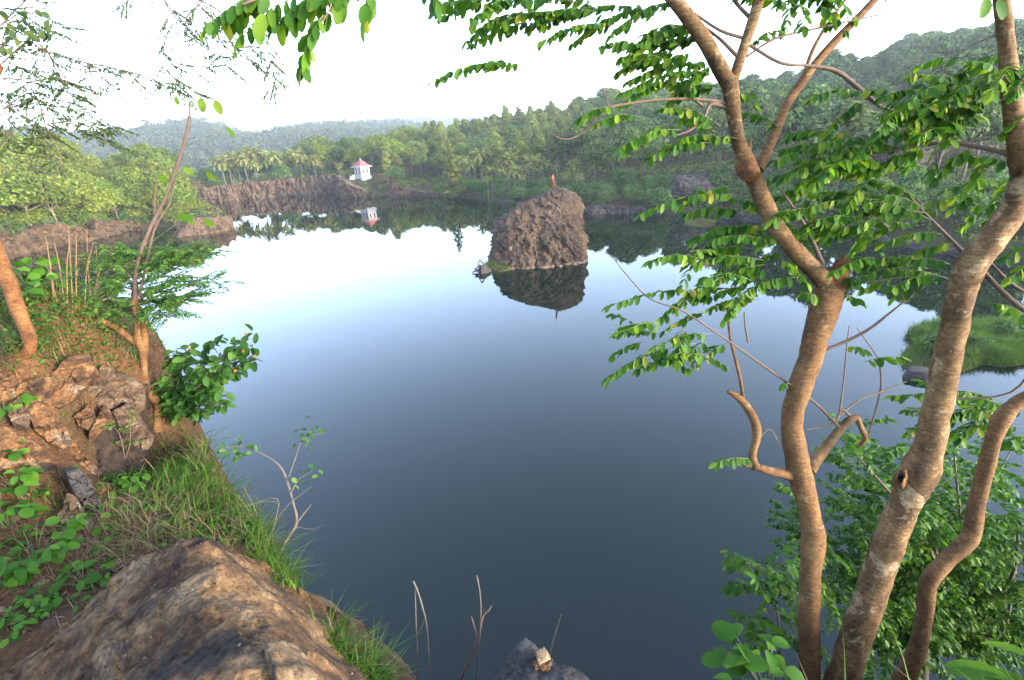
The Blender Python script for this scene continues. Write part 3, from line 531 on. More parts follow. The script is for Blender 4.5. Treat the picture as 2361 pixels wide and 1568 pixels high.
class Kind:
    """prototypes of one kind of plant; put() uses each prototype once, then copies it with its parts"""
    def __init__(s, name, items, tm, cm): s.name = name; s.p = [proto(name, t, c, M[tm], M[cm]) for t, c in items]; s.used = [False] * len(items); s.k = 0
    def put(s, loc, scale, rot, label, cat, group=None, which=None, zs=1.0):
        k = (s.k if which is None else which) % len(s.p); s.k += 1; r, ch = s.p[k]
        if s.used[k]:
            r2 = r.copy(); c2 = [c.copy() for c in ch]
            for c in c2: c.parent = r2
        else: r2, c2 = r, ch; s.used[k] = True
        COL.objects.link(r2)
        for c in c2: COL.objects.link(c)
        r2.location = tuple(loc); r2.scale = (scale, scale, scale * zs); r2.rotation_euler = (0, 0, rot)
        if 'group' in r2: del r2['group']
        return tag(r2, label, cat, group)
K = {}
K['yellow'] = Kind('acacia_tree', [tree_broad(11, 12, 2800, 0, 100 + k, 1.1, .16, .92) for k in range(4)], 'trunk_pale', 'leaf_yellow')
K['umbrella'] = Kind('umbrella_tree', [tree_broad(11, 12, 2200, 0, 101, 1.15, .42, .72)], 'trunk_pale', 'leaf_mid')
K['broad'] = Kind('broadleaf_tree', [tree_broad(12, 10, 2200, 0, 200 + k) for k in range(5)], 'trunk_dark', 'leaf_mid')
K['dark'] = Kind('dark_broadleaf_tree', [tree_broad(13, 11, 2500, 0, 300 + k, 1.0, .25) for k in range(5)], 'trunk_dark', 'leaf_dark')  # broadleaf trees like the kind above, only darker in leaf
K['slender'] = Kind('slender_tree', [tree_slender(14, 1700, 400 + k) for k in range(4)], 'trunk_pale', 'leaf_slender')
K['olive'] = Kind('olive_tree', [tree_broad(12, 9, 2200, 0, 250 + k, 1.0, .22) for k in range(4)], 'trunk_pale', 'leaf_slender')
K['cone'] = Kind('conical_tree', [tree_cone(14, 1800, 500)], 'trunk_dark', 'leaf_slender')
K['palm'] = Kind('coconut_palm', [palm(10, 4.3, 22, 600 + k) for k in range(5)], 'trunk_pale', 'leaf_palm')
K['areca'] = Kind('areca_palm', [palm(10, 1.7, 9, 700 + k, True) for k in range(3)], 'trunk_pale', 'leaf_palm')
K['bush'] = Kind('bush', [bush(3.2, 5, 1100, 800 + k) for k in range(5)], 'trunk_dark', 'leaf_bush')
K['ybush'] = Kind('bush', [bush(3.0, 5, 1000, 850 + k) for k in range(3)], 'trunk_dark', 'leaf_yellow')

def proj(P):
    q = (np.asarray(P) - CAM) @ RM; return CX + F_PX * q[..., 0] / -q[..., 2], CY - F_PX * q[..., 1] / -q[..., 2], -q[..., 2]
placed = []
def scatter(n, box_, cond, mind, kindname, smin, smax, label, cat, group, zs=(.9, 1.15), own=None):
    """up to n plants at random spots of a world box where cond(px, s, x, y) holds"""
    cnt = 0; tries = 0
    while cnt < n and tries < 40:
        tries += 1; x = rng.uniform(box_[0], box_[1], 400); y = rng.uniform(box_[2], box_[3], 400); z, s = land_z(x, y); px, py, dp = proj(np.stack([x, y, z + 6], -1))
        ok = (dp > 5) & (px > -90) & (px < 2450) & cond(px, s, x, y)
        for k in np.where(ok)[0]:
            if cnt >= n: break
            if any((x[k] - a) ** 2 + (y[k] - b_) ** 2 < (mind * max(c, .5)) ** 2 for a, b_, c in placed[-700:]): continue
            sc = rng.uniform(smin, smax); placed.append((x[k], y[k], 1.0)); K[kindname].put((x[k], y[k], z[k] - .1), sc, rng.uniform(0, 6.3), label, cat, group, zs=rng.uniform(*zs)); cnt += 1
    return cnt
def spot(kind, px, py_top, Y, h0, label, cat, group=None, which=None, widen=1.0, base=None, rot=None):
    """a plant traced from the photo: its top at (px, py_top) when it stands at distance Y"""
    p = at_y(px, py_top, Y); z = float(land_z([p[0]], [Y])[0][0]) if base is None else base; sc = max((p[2] - z) / h0, .25)
    placed.append((p[0], Y, .6)); return K[kind].put((p[0], Y, z - .1), sc * widen, rng.uniform(0, 6.3) if rot is None else rot, label, cat, group, which, zs=1 / widen)
# notable single trees
spot('umbrella', 738, 306, 262, 11, 'broad flat crowned umbrella tree on the skyline above the coconut palms', 'tree', widen=1.25)
spot('cone', 1035, 325, 150, 14, 'dark conical tree standing alone at the shore right of the pavilion', 'tree', widen=1.05)
spot('bush', 646, 372, 203, 3.2, 'bright green round bush between the coconut palms on the cliff top', 'bush', which=1)
spot('dark', 905, 378, 180, 13, 'dark round bushy tree just right of the white pavilion', 'tree', which=2, widen=1.1)
spot('bush', 440, 452, 150, 3.2, 'grey green bush at the corner of the quarry cliff', 'bush', which=2)
spot('dark', 2035, 114, 240, 13, 'tall pale green tree rising above the right hillside forest', 'tree', which=0, widen=.95)
spot('dark', 1778, 182, 190, 13, 'wide dark green tree on the hillside behind the forked trunk', 'tree', which=3, widen=1.1)
spot('bush', 1437, 378, 111, 3.2, 'large dome shaped green bush on the shore right of the monolith', 'bush', which=0, widen=.82)
spot('bush', 1525, 425, 104, 3.2, 'lower round bush beside the large dome shaped bush', 'bush', which=3, widen=1.0)
spot('bush', 1985, 405, 92, 3.2, 'big vine covered bush below the dark rock face on the right bank', 'bush', which=4, widen=.9)
spot('bush', 2260, 425, 78, 3.2, 'dark spreading bush at the far right of the right bank', 'bush', which=2, widen=.9)
# coconut palms on the cliff top
for k, (cx_, cy_) in enumerate([(380, 520), (440, 510), (515, 470), (590, 490), (660, 430), (735, 480), (850, 460), (930, 510), (1055, 440), (1110, 490), (1165, 500), (1245, 500), (1320, 560), (480, 560), (700, 540), (800, 500), (1010, 480)]):
    spot('palm', 411 + cx_ * .2488, 235 + cy_ * .2488 + 4, 203 + (k * 37 % 11), 11.0, 'coconut palm with pale trunk in the row on the quarry cliff top', 'palm', 'coconut palms on the cliff top')
spot('palm', 780, 377, 195, 11, 'short coconut palm just left of the white pavilion', 'palm'); spot('palm', 817, 373, 200, 11, 'coconut palm directly behind the pavilion roof', 'palm'); spot('palm', 876, 344, 200, 11, 'tall thin coconut palm right of the pavilion roof', 'palm')
# palms on the right shore
for k, (a, b_, Y) in enumerate([(1068, 366, 165), (1106, 352, 165), (1082, 375, 160), (1150, 372, 155), (1168, 360, 152), (1230, 366, 140), (1250, 372, 138), (1186, 388, 136), (1325, 374, 128), (1337, 402, 122), (1372, 372, 128), (1480, 372, 128), (1487, 362, 135), (1276, 380, 140), (1210, 384, 150), (1120, 384, 158), (1305, 400, 124), (1690, 372, 110), (1580, 392, 118)]):
    spot('palm', a, b_, Y, 11.0, 'coconut palm among the bushes on the shore behind the monolith' if a < 1400 else 'coconut palm on the right shore behind the forked tree', 'palm', 'coconut palms behind the monolith' if a < 1400 else 'coconut palms on the right shore')
G1 = 'areca palms in the plantation right of the monolith'
for k in range(46):
    spot('areca', rng.uniform(1395, 1600), rng.uniform(318, 352), rng.uniform(140, 168), 11.0, 'thin pale areca palm in the plantation on the slope behind the shore', 'palm', G1)
for k in range(34):
    spot('areca', rng.uniform(1120, 1360), rng.uniform(375, 412), rng.uniform(124, 150), 11.0, 'thin areca palm standing behind the shore bushes and the monolith', 'palm', 'areca palms behind the monolith')
# shore bushes
scatter(34, (-150, -85, 75, 150), lambda px, s, x, y: (px < 400) & (s > 3.2) & (s < 14), 4.2, 'yellow', .7, 1.0, 'yellow green tree standing close to the shore on the left bank', 'tree', 'shore trees on the left bank')
scatter(70, (-150, -85, 75, 150), lambda px, s, x, y: (px < 430) & (s > 2.2) & (s < 16), 1.9, 'ybush', .9, 1.45, 'dense yellow green shrub between the trees and the left shore', 'bush', 'shrubs on the left shore')
scatter(46, (-110, -84, 80, 126), lambda px, s, x, y: (px < 430) & (s > 1.2) & (s < 5), 1.9, 'bush', .45, .9, 'green bush on the rim of the rocky left shore', 'bush', 'bushes on the left shore rim')
n1 = scatter(60, (-25, 40, 88, 165), lambda px, s, x, y: (px > 985) & (px < 1560) & (s > 1.5) & (s < 12), 2.6, 'bush', .7, 1.35, 'leafy green bush along the shore behind the monolith', 'bush', 'bushes on the far shore')
n2 = scatter(70, (30, 90, 35, 110), lambda px, s, x, y: (px > 1540) & (s > 2) & (s < 24), 2.8, 'bush', .6, 1.5, 'green bush on the right bank behind the tree trunks', 'bush', 'bushes on the right bank')
n3 = scatter(90, (-180, -85, 70, 175), lambda px, s, x, y: (px < 470) & (s > 1.5) & (s < 22), 2.6, 'ybush', .9, 1.7, 'yellow green bush on the left bank above the shore', 'bush', 'bushes on the left bank')
scatter(16, (-120, -60, 188, 206), lambda px, s, x, y: (px > 440) & (px < 800) & (s > 7), 3, 'ybush', .35, .7, 'low yellowish bush among the palm trunks on the cliff top', 'bush', 'bushes on the cliff top')
scatter(22, (-62, -20, 160, 190), lambda px, s, x, y: (px > 860) & (px < 1010) & (s > 3), 3, 'ybush', .3, .8, 'low bush on the grassy slope right of the pavilion', 'bush', 'bushes on the pavilion slope')
# woods
scatter(190, (-240, -85, 70, 230), lambda px, s, x, y: (px < 455) & (s > 4) & (s < 85) & (x * x + y * y < 225 ** 2), 4.4, 'yellow', .62, 1.05, 'yellow green spreading tree in the sunlit wood on the left bank', 'tree', 'trees on the left bank')
scatter(48, (-150, -40, 212, 300), lambda px, s, x, y: (px > 440) & (px < 850) & (y > 212 - .1 * x * 0), 6, 'dark', .55, .85, 'dark green tree behind the coconut palms on the cliff top', 'tree', 'dark trees behind the palms')
scatter(26, (-75, -20, 190, 280), lambda px, s, x, y: (px > 740) & (px < 960) & (s > 16), 6, 'yellow', .7, .95, 'golden green tree on the slope behind the pavilion', 'tree', 'golden trees behind the pavilion')
scatter(95, (-55, 60, 150, 305), lambda px, s, x, y: (px > 870) & (px < 1330) & (s > 12), 5.0, 'olive', .6, .95, 'olive yellow rounded tree in the sunlit wood between pavilion and monolith', 'tree', 'olive trees on the middle slope')
scatter(60, (-55, 60, 150, 305), lambda px, s, x, y: (px > 870) & (px < 1330) & (s > 12), 4.2, 'slender', .7, .95, 'slender olive green tree in the sunlit wood between pavilion and monolith', 'tree', 'slender trees on the middle slope')
scatter(70, (-50, 90, 150, 305), lambda px, s, x, y: (px > 860) & (px < 1480) & (s > 14), 5.2, 'broad', .6, .95, 'mid green round crowned tree in the wood on the middle slope', 'tree', 'round crowned trees on the middle slope')
scatter(110, (5, 170, 100, 320), lambda px, s, x, y: (px > 1330) & (px < 1800) & (s > 18), 5.6, 'broad', .8, 1.25, 'mid green tree on the hillside between monolith and forked trunk', 'tree', 'trees on the right middle hillside')
scatter(180, (40, 330, 45, 400), lambda px, s, x, y: (px > 1600) & (s > 14), 6.6, 'dark', .85, 1.4, 'dark green tree on the steep right hillside behind the tree trunks', 'tree', 'dark trees on the right hillside')
# ferns, creepers and low growth covering the slopes: nobody could count it
x = rng.uniform(-300, 330, 90000); y = rng.uniform(35, 400, 90000); z, s = land_z(x, y); px, py, dp = proj(np.stack([x, y, z], -1)); k = (s > 1.2) & (px > -60) & (px < 2420) & (dp > 5) & ~((y > 150) & (s < 14) & (px > 440) & (px < 1000) & (rng.random(90000) < .8))
xb = rng.uniform(-70, -6.5, 9000); yb = rng.uniform(3, 62, 9000); zb_, sb = land_z(xb, yb); P = np.stack([x, y, z], -1)[k]; P = np.concatenate([P, np.stack([xb, yb, zb_], -1)[sb > 1.5]]); k = np.ones(len(P), bool); P = np.repeat(P, 4, 0) + rng.normal(size=(4 * k.sum(), 3)) * (.9, .9, .35) + (0, 0, .45); Nn = UP + rng.normal(size=P.shape) * .6; D = np.cross(Nn, rng.normal(size=P.shape)); L = rng.uniform(.4, 1.1, len(P)); mb = MB(); leaves(mb, P, D, Nn, L, L * .6, False)
tag(mb.build('undergrowth', M['leaf_mid']), 'low green undergrowth covering the banks and hillsides', 'undergrowth', kind='stuff')

# dark rock face in the right hillside and boulders on the right bank
def big_rock(px, py, Y, sx, sy, sz, label, mat='rock_dark', seed=3, name='boulder', rot=.3):
    p = at_y(px, py, Y); mb = MB(); plane_rock(mb, p, rnd_planes(sx, sy, sz, 12, seed), 6, .07, 2.2, seed, rot, sharp=30, flat=True, fct=90, foff=.04); tag(mb.build(name, M[mat], loc=p), label, 'rock')
big_rock(2085, 395, 100, 9, 5, 9, 'bare dark rock face in the right hillside between the two trunks', seed=4, name='boulder')
big_rock(1592, 440, 101, 5.2, 3.2, 2.6, 'rounded grey brown boulder on the right bank beside the dome bush', seed=8)
big_rock(1375, 492, 101, 1.7, 1.2, .8, 'grey boulder at the waterline just right of the monolith', seed=12); big_rock(1392, 487, 101.5, 1.2, 1.0, .7, 'smaller grey stone beside the waterline boulder', seed=14)
# grassy islet on the right and the small one before the right shore
def blades(mb, P, h, w_, lean=.5, seg=3, mat=0, dirs=None):
    """grass: each blade a bent strip"""
    P = np.asarray(P, float); n = len(P); a = rng.uniform(0, 6.283, n); d = np.stack([np.cos(a), np.sin(a), 0 * a], -1)
    if dirs is not None: d = unit(d * .75 + dirs)
    sd = np.cross(d, UP); h = np.broadcast_to(h, n)[:, None] * rng.uniform(.6, 1.25, n)[:, None]; ln = lean * rng.uniform(.3, 1.5, n)[:, None]; w_ = np.broadcast_to(w_, n)[:, None]; V = []
    for k in range(seg + 1):
        t = k / seg; c = P + UP * h * (t - .45 * ln * t * t * 1.0) + d * h * ln * t ** 1.7; wd = w_ * (1 - t ** 1.5) * .5
        if k == seg: V.append(c)
        else: V += [c - sd * wd, c + sd * wd]
    V = np.stack(V, 1); m_ = V.shape[1]; off = (np.arange(n) * m_)[:, None, None]; q = np.array([[2 * k, 2 * k + 1, 2 * k + 3, 2 * k + 2] for k in range(seg - 1)]); t_ = np.array([[2 * seg - 2, 2 * seg - 1, 2 * seg]])
    mb.v.append(V.reshape(-1, 3)); mb.f.append(((q[None] + off).reshape(-1, 4) + mb.n, mat, False)); mb.f.append(((t_[None] + off).reshape(-1, 3) + mb.n, mat, False)); mb.n += n * m_
M['grass'] = leaf_mat('fresh_grass', [(0, (.045, .115, .012)), (.6, (.085, .19, .018)), (.9, (.14, .23, .03)), (1, (.26, .20, .09))], .35, .5, .3, k=.6)
M['grass_y'] = leaf_mat('yellow_green_grass', [(0, (.08, .13, .015)), (.6, (.15, .21, .03)), (1, (.26, .24, .07))], .3, .55, .25)
M['drygrass'] = leaf_mat('dry_grass', [(0, (.14, .085, .045)), (.6, (.25, .165, .085)), (1, (.36, .27, .16))], .15, .7, .2)
def islet(pts, hgt, label, n, gh, seed, gm):
    """a low earth island with a rough outline and its grass"""
    P = np.array([at_z(a, b_, 0)[:2] for a, b_ in pts]); c = P.mean(0); rr = 26; ang = np.linspace(0, 2 * np.pi, 72, endpoint=False); pa = np.arctan2(P[:, 1] - c[1], P[:, 0] - c[0]); pr = np.hypot(*(P - c).T); o = np.argsort(pa); R = np.interp(ang, pa[o], pr[o], period=2 * np.pi)
    T = np.linspace(0, 1.12, rr); x = c[0] + np.cos(ang)[None] * R[None] * T[:, None]; y = c[1] + np.sin(ang)[None] * R[None] * T[:, None]; zf = lambda t, x, y: hgt * (1 - np.clip(t, 0, 1.2) ** 2.6) + fbm(xyz(x, y) * .9, 3, seed) * .15 * (t < 1)
    z = zf(T[:, None] + 0 * x, x, y); z[-1] = -.8; z[-3:-1] -= .15; mb = MB(); i = np.arange(rr - 1)[:, None] * 72; j = np.arange(72)[None]; j2 = (j + 1) % 72; mb.add(np.stack([x, y, z], -1), np.stack([i + j, i + 72 + j, i + 72 + j2, i + j2], -1).reshape(-1, 4), 0, True)
    tag(mb.build('islet', M['land']), kind='structure'); a = rng.uniform(0, 2 * np.pi, n); t = np.sqrt(rng.random(n)) * .99; r_ = np.interp(a, ang, R, period=2 * np.pi) * t; gx_, gy_ = c[0] + np.cos(a) * r_, c[1] + np.sin(a) * r_; mb = MB()
    blades(mb, np.stack([gx_, gy_, zf(t, gx_, gy_) - .05], -1), gh * (.6 + .6 * np.abs(vnoise(xyz(gx_, gy_) * .6, seed))), .035, .7, 3); tag(mb.build('grass', M[gm]), label, 'grass', kind='stuff'); return c
ci = islet([(2080, 850), (2100, 800), (2180, 752), (2280, 740), (2420, 738), (2560, 770), (2520, 810), (2361, 818), (2260, 842), (2190, 868), (2120, 868)], .55, 'long green grass on the islet at the right edge of the lake', 16000, .75, 3, 'grass')
islet([(1585, 512), (1600, 502), (1630, 505), (1645, 514), (1635, 524), (1605, 523)], .25, 'yellow green grass on the tiny islet near the right shore', 2500, .4, 5, 'grass_y')
islet([(1126, 624), (1136, 606), (1160, 596), (1186, 606), (1184, 620), (1150, 627)], .5, 'bright green grass at the left foot of the lake rock', 2600, .8, 7, 'grass_y')
mb = MB(); fr = MONO_P[6:, 170:325].reshape(-1, 3); pk = fr[rng.integers(0, len(fr), 26)]; pk = np.repeat(pk, 34, 0) + rng.normal(size=(26 * 34, 3)) * (.22, .1, .1); blades(mb, pk - (0, 0, .05), .3, .03, .9, 3); tag(mb.build('grass', M['grass_y']), 'small tufts of yellow green grass in the cracks of the lake rock', 'grass', kind='stuff')
q = at_z(2118, 866, .1); mb = MB(); plane_rock(mb, q, rnd_planes(.95, .7, .4, 9, 21), 4, .08, 2, 5, .2, sharp=26); tag(mb.build('islet_rock', M['rock_dark'], loc=q), 'dark wet rock at the tip of the grassy islet', 'rock')
pb = at_z(2170, 815, .4); t, c = bush(1.5, 2.4, 0 + 900, 990); proto_b = proto('bush', t, c, M['trunk_dark'], M['leaf_bush']); r = proto_b[0]; COL.objects.link(r); [COL.objects.link(o) for o in proto_b[1]]; r.location = tuple(pb); tag(r, 'small leafy bush at the left end of the grassy islet', 'bush')
for a, b_, sc, lab in ((2215, 785, .8, 'low round bush in the grass at the back of the right islet'), (2270, 800, .6, 'small bush in the middle of the grassy right islet'), (2320, 770, .9, 'wide low bush at the right edge of the grassy islet'), (2190, 845, .5, 'small bush at the front shore of the grassy islet')):
    c2 = r.copy(); COL.objects.link(c2); c2.location = tuple(at_z(a, b_, .35)); c2.scale = (sc, sc, sc * .8); c2.rotation_euler = (0, 0, rng.uniform(0, 6)); tag(c2, lab, 'bush')
    for o in proto_b[1]: o2 = o.copy(); COL.objects.link(o2); o2.parent = c2
# haze: one even body of air round everything but the sky
m = bpy.data.materials.new('haze_air'); m.use_nodes = True; nn = m.node_tree; nn.nodes.remove(nn.nodes['Principled BSDF']); pvn = nn.nodes.new('ShaderNodeVolumePrincipled'); pvn.inputs['Color'].default_value = (.86, .92, 1, 1); pvn.inputs['Density'].default_value = HAZE; pvn.inputs['Anisotropy'].default_value = .2; nn.links.new(pvn.outputs[0], nn.nodes['Material Output'].inputs['Volume'])
mb = MB(); box(mb, (0, 900, 94), (4400, 2200, 202)); hz = mb.build('haze', m); tag(hz, 'thin pale haze over the lake and hills', 'haze', kind='stuff')
# ================================================================ the near bank where the camera stands
def tps(pts, reg=1e-3):
    P = np.array(pts, float); n = len(P); r2 = ((P[:, None, :2] - P[None, :, :2]) ** 2).sum(-1); Kq = .5 * r2 * np.log(r2 + 1e-9) + reg * np.eye(n)
    A = np.zeros((n + 3, n + 3)); A[:n, :n] = Kq; A[:n, n] = 1; A[:n, n + 1:] = P[:, :2]; A[n, :n] = 1; A[n + 1:, :n] = P[:, :2].T; b_ = np.zeros(n + 3); b_[:n] = P[:, 2]; c = np.linalg.solve(A, b_)
    def f(x, y):
        x = np.asarray(x, float); y = np.asarray(y, float); z = c[n] + c[n + 1] * x + c[n + 2] * y
        for k in range(n):
            r2 = (x - P[k, 0]) ** 2 + (y - P[k, 1]) ** 2; z = z + c[k] * .5 * r2 * np.log(r2 + 1e-9)
        return z
    return f
GP = [(940, 1568, 13.2), (830, 1480, 13.25), (720, 1360, 13.25), (640, 1250, 13.25), (560, 1120, 13.25), (470, 1030, 13.25), (400, 950, 13.2), (600, 1400, 13.35), (400, 1200, 13.3), (150, 1250, 13.38), (100, 1400, 13.42), (0, 1500, 13.45), (0, 1200, 13.5), (0, 1000, 13.75), (0, 900, 13.9), (0, 800, 14.05), (0, 700, 14.1), (100, 700, 14.1), (200, 720, 14.05), (250, 740, 14.0), (330, 850, 13.7), (340, 1000, 13.3), (200, 850, 13.82), (200, 1000, 13.5), (100, 850, 13.95), (280, 1120, 13.33), (500, 1180, 13.28), (1300, 1568, 13.3), (1870, 1568, 13.25), (2300, 1568, 13.2)]
GW = [tuple(at_z(a, b_, z)) for a, b_, z in GP] + [(-3.6, 4.6, 13.6), (-4.4, 5.2, 13.4), (-6, 6, 13.6), (-6.5, 3.5, 14.4), (-4.5, 1.5, 14.0), (-3, -1, 13.6), (0, -1, 13.4), (2, -1, 13.3), (3, .8, 13.2), (-5.5, -1, 13.9)]
_g = tps(GW)
EDGE = np.array([(7, 1.4), (3, 1.08), (2.2, 1.0), (1.5, .97), (1.0, .94), (.6, .9), (.3, .9), (-.1, .9), (-.35, 1.03), (-.5, 1.2), (-.68, 1.33), (-.93, 1.56), (-1.21, 1.86), (-1.6, 2.32), (-2.08, 2.78), (-2.67, 3.38), (-3.0, 3.75), (-3.35, 4.4), (-4.4, 5.4), (-7, 7), (-14, 9.6)])
def edge_d(x, y):
    """distance inside the bank (negative beyond the cliff edge)"""
    x = np.asarray(x, float); y = np.asarray(y, float); best = np.full(x.shape, 1e9); sg = np.ones(x.shape)
    for a, c in zip(EDGE[:-1], EDGE[1:]):
        e = c - a; t = np.clip(((x - a[0]) * e[0] + (y - a[1]) * e[1]) / (e @ e), 0, 1); d = np.hypot(x - a[0] - t * e[0], y - a[1] - t * e[1]); cr = e[0] * (y - a[1]) - e[1] * (x - a[0]); mk = d < best; best = np.where(mk, d, best); sg = np.where(mk, np.sign(cr), sg)
    return best * sg
def bank_z(x, y):
    x = np.asarray(x, float); y = np.asarray(y, float); e = edge_d(x, y) + fbm(xyz(x, y) * 2.5, 3, 5) * .05
    z = _g(x, y) + fbm(xyz(x, y) * 2.2, 4, 71) * .045 + fbm(xyz(x, y) * 11, 3, 72) * .012
    return np.where(e < .08, z - np.minimum(15.2, 6 * np.maximum(.08 - e, 0) ** 1.5 * 9), z)
gx = np.arange(-6.4, 3.4, .035); gy = np.arange(-1.2, 6.9, .035); X, Y = np.meshgrid(gx, gy); Z = bank_z(X, Y); nx, ny = len(gx), len(gy); ii = (np.arange(ny - 1)[:, None] * nx + np.arange(nx - 1)[None]).ravel()
fq = np.stack([ii, ii + 1, ii + nx + 1, ii + nx], -1); zr = Z.ravel(); fq = fq[(zr[fq].max(1) > .0)]
m, n, b = new_mat('red_laterite_soil'); v = coords(n); c = ramp(n, noise(n, v, 2.6, 9, .65, .3), [(.3, (.085, .042, .02)), (.5, (.155, .075, .034)), (.7, (.23, .135, .07))])
c = mix(n, ramp(n, noise(n, v, 1.7, 7, .7, .5), [(.5, (0, 0, 0)), (.62, (.8, .8, .8))]), c, (.085, .06, .028)); vg = N_(n, 'ShaderNodeTexVoronoi'); vg.inputs['Scale'].default_value = 55; n.links.new(v, vg.inputs['Vector']); c = mix(n, .75, c, ramp(n, vg.outputs['Color'], [(0, (.5, .45, .42)), (.6, (1, 1, 1)), (1, (1.5, 1.35, 1.2))]), 'MULTIPLY')
c = tone(n, c, .42); n.links.new(c, b.inputs['Base Color']); b.inputs['Roughness'].default_value = .95; b.inputs['Specular IOR Level'].default_value = .15; bump(n, b, mix(n, .5, noise(n, v, 40, 8, .75), vg.outputs['Distance']), .9, .02); M['soil'] = m
mb = MB(); mb.add(np.stack([X, Y, Z], -1), fq, 0, True); tag(mb.build('near_bank', M['soil']), kind='structure')
def hit(px, py):
    """point of the near bank seen at a pixel"""
    d = ray(px, py); t = np.linspace(.6, 9, 900); P = CAM + d * t[:, None]; below = P[:, 2] < bank_z(P[:, 0], P[:, 1]); k = np.argmax(below) if below.any() else len(t) - 1
    return P[k]
def depth_of(p): return float(proj(np.asarray(p))[2])

M['rock_brown'] = rock_mat('brown_weathered_rock', [(.28, (.05, .028, .015)), (.45, (.14, .072, .032)), (.58, (.26, .125, .045)), (.75, (.30, .20, .12))], 7, 90, 1.0, .02, dark=(.025, .022, .02), dark_amt=.575, pale=(.45, .40, .34), pale_amt=.70, stretch=(1, 1, 1.8), rot=(.3, .6, .2), grit=90, k=.64)
M['rock_grey'] = rock_mat('grey_brown_rock', [(.28, (.05, .034, .024)), (.5, (.14, .088, .052)), (.72, (.24, .165, .105))], 7, 90, 1.0, .02, dark=(.024, .022, .021), dark_amt=.575, pale=(.47, .43, .38), pale_amt=.69, stretch=(1, 1, 1.6), rot=(.2, .5, .4), grit=90, k=.64)
M['rock_hero'] = rock_mat('lichen_stained_boulder', [(.25, (.075, .04, .02)), (.45, (.19, .105, .045)), (.6, (.29, .17, .075)), (.75, (.36, .25, .14))], 3.4, 90, 1.0, .025, dark=(.014, .013, .014), dark_amt=.53, pale=(.45, .42, .38), pale_amt=.71, grit=70, k=.62, stretch=(1.3, .8, 1), rot=(0, 0, .6), crack=1.3)
M['rock_tip'] = rock_mat('grey_granite', [(.3, (.045, .043, .042)), (.6, (.11, .10, .098)), (.8, (.2, .185, .175))], 9, 120, .9, .01, dark=(.03, .03, .03), dark_amt=.6, pale=(.3, .28, .27), pale_amt=.7, grit=140)
M['rock_gap_shade'] = rock_mat('gap_shade_rock', [(.3, (.03, .02, .014)), (.5, (.07, .045, .03)), (.7, (.12, .08, .05))], 7, 90, .9, .02)  # inner rock coloured dark to stand for shade between the blocks
M['rock_pale'] = rock_mat('white_crusted_rock', [(.3, (.10, .06, .03)), (.5, (.24, .16, .08)), (.7, (.45, .38, .30))], 9, 90, .9, .015, dark=(.04, .03, .02), dark_amt=.6, pale=(.6, .56, .5), pale_amt=.6)
M['stone_tan'] = rock_mat('tan_stone', [(.3, (.30, .19, .10)), (.7, (.50, .36, .22))], 12, 90, .7, .004)
M['stone_orange'] = rock_mat('orange_stone', [(.3, (.13, .06, .025)), (.7, (.33, .16, .06))], 14, 90, .7, .004, dark=(.06, .04, .03), dark_amt=.6)
# the big boulder under the camera, bottom left
BP = [(480, 1246, 13.64), (520, 1310, 13.70), (570, 1390, 13.75), (640, 1470, 13.78), (720, 1568, 13.80), (545, 1285, 13.52), (620, 1360, 13.50), (690, 1440, 13.50), (760, 1510, 13.50), (830, 1568, 13.48), (420, 1262, 13.56), (350, 1296, 13.47), (250, 1352, 13.46), (150, 1440, 13.47), (60, 1530, 13.52), (350, 1400, 13.66), (250, 1480, 13.65), (450, 1480, 13.75), (200, 1568, 13.64), (400, 1568, 13.78), (440, 1330, 13.66), (330, 1340, 13.58)]
BW = [tuple(at_z(a, b_, z)) for a, b_, z in BP]
BW += [(-1.35, 1.75, 12.9), (-1.0, 1.72, 12.9), (-.62, 1.36, 12.9), (-.36, 1.02, 12.9), (-.1, .7, 12.9), (-1.75, 1.65, 12.95), (-2.05, 1.25, 13.1), (-2.1, .9, 13.2), (-.9, .2, 13.7), (-.3, .2, 13.3), (-1.7, .3, 13.5)]
_b = tps(BW); gx = np.arange(-2.25, .02, .009); gy = np.arange(.15, 1.85, .009); X, Y = np.meshgrid(gx, gy); q = xyz(X, Y)
Z = _b(X, Y) + ridged(q @ np.array([[1.4, .6, 0], [-.9, 2.2, 0], [0, 0, 1]]) * 1.1, 4, 81) * .012 + fbm(q * 7, 5, 83) * .028 + ridged(q * 13, 3, 84) * .006 + fbm(q * 40, 3, 85) * .0065 + facet(q, 46, 87, .008, .06, [[1, .5, 0], [-.4, .8, 0], [0, 0, 1]]) + facet(q, 500, 88, .003, .10); Gz = bank_z(X, Y); nx, ny = len(gx), len(gy); ii = (np.arange(ny - 1)[:, None] * nx + np.arange(nx - 1)[None]).ravel()
fq = np.stack([ii, ii + 1, ii + nx + 1, ii + nx], -1); zr = (Z - np.maximum(Gz, 12.6)).ravel(); fq = fq[zr[fq].max(1) > -.12]; mb = MB(); mb.add(np.stack([X, Y, Z], -1), fq, 0, True); o = mb.build('boulder', M['rock_hero']); tag(o, 'large ridged brown boulder with black and white lichen at the bottom left corner', 'rock')
_bt = _b
def _b(x, y):
    x = np.asarray(x, float); y = np.asarray(y, float); return np.where((x > -2.1) & (x < 0) & (y < 1.75), _bt(x, y), -9.0)
def boulder_z(x, y): return np.maximum(bank_z(x, y), np.where(bank_z(x, y) > 12, _b(np.asarray(x, float), np.asarray(y, float)), -1))
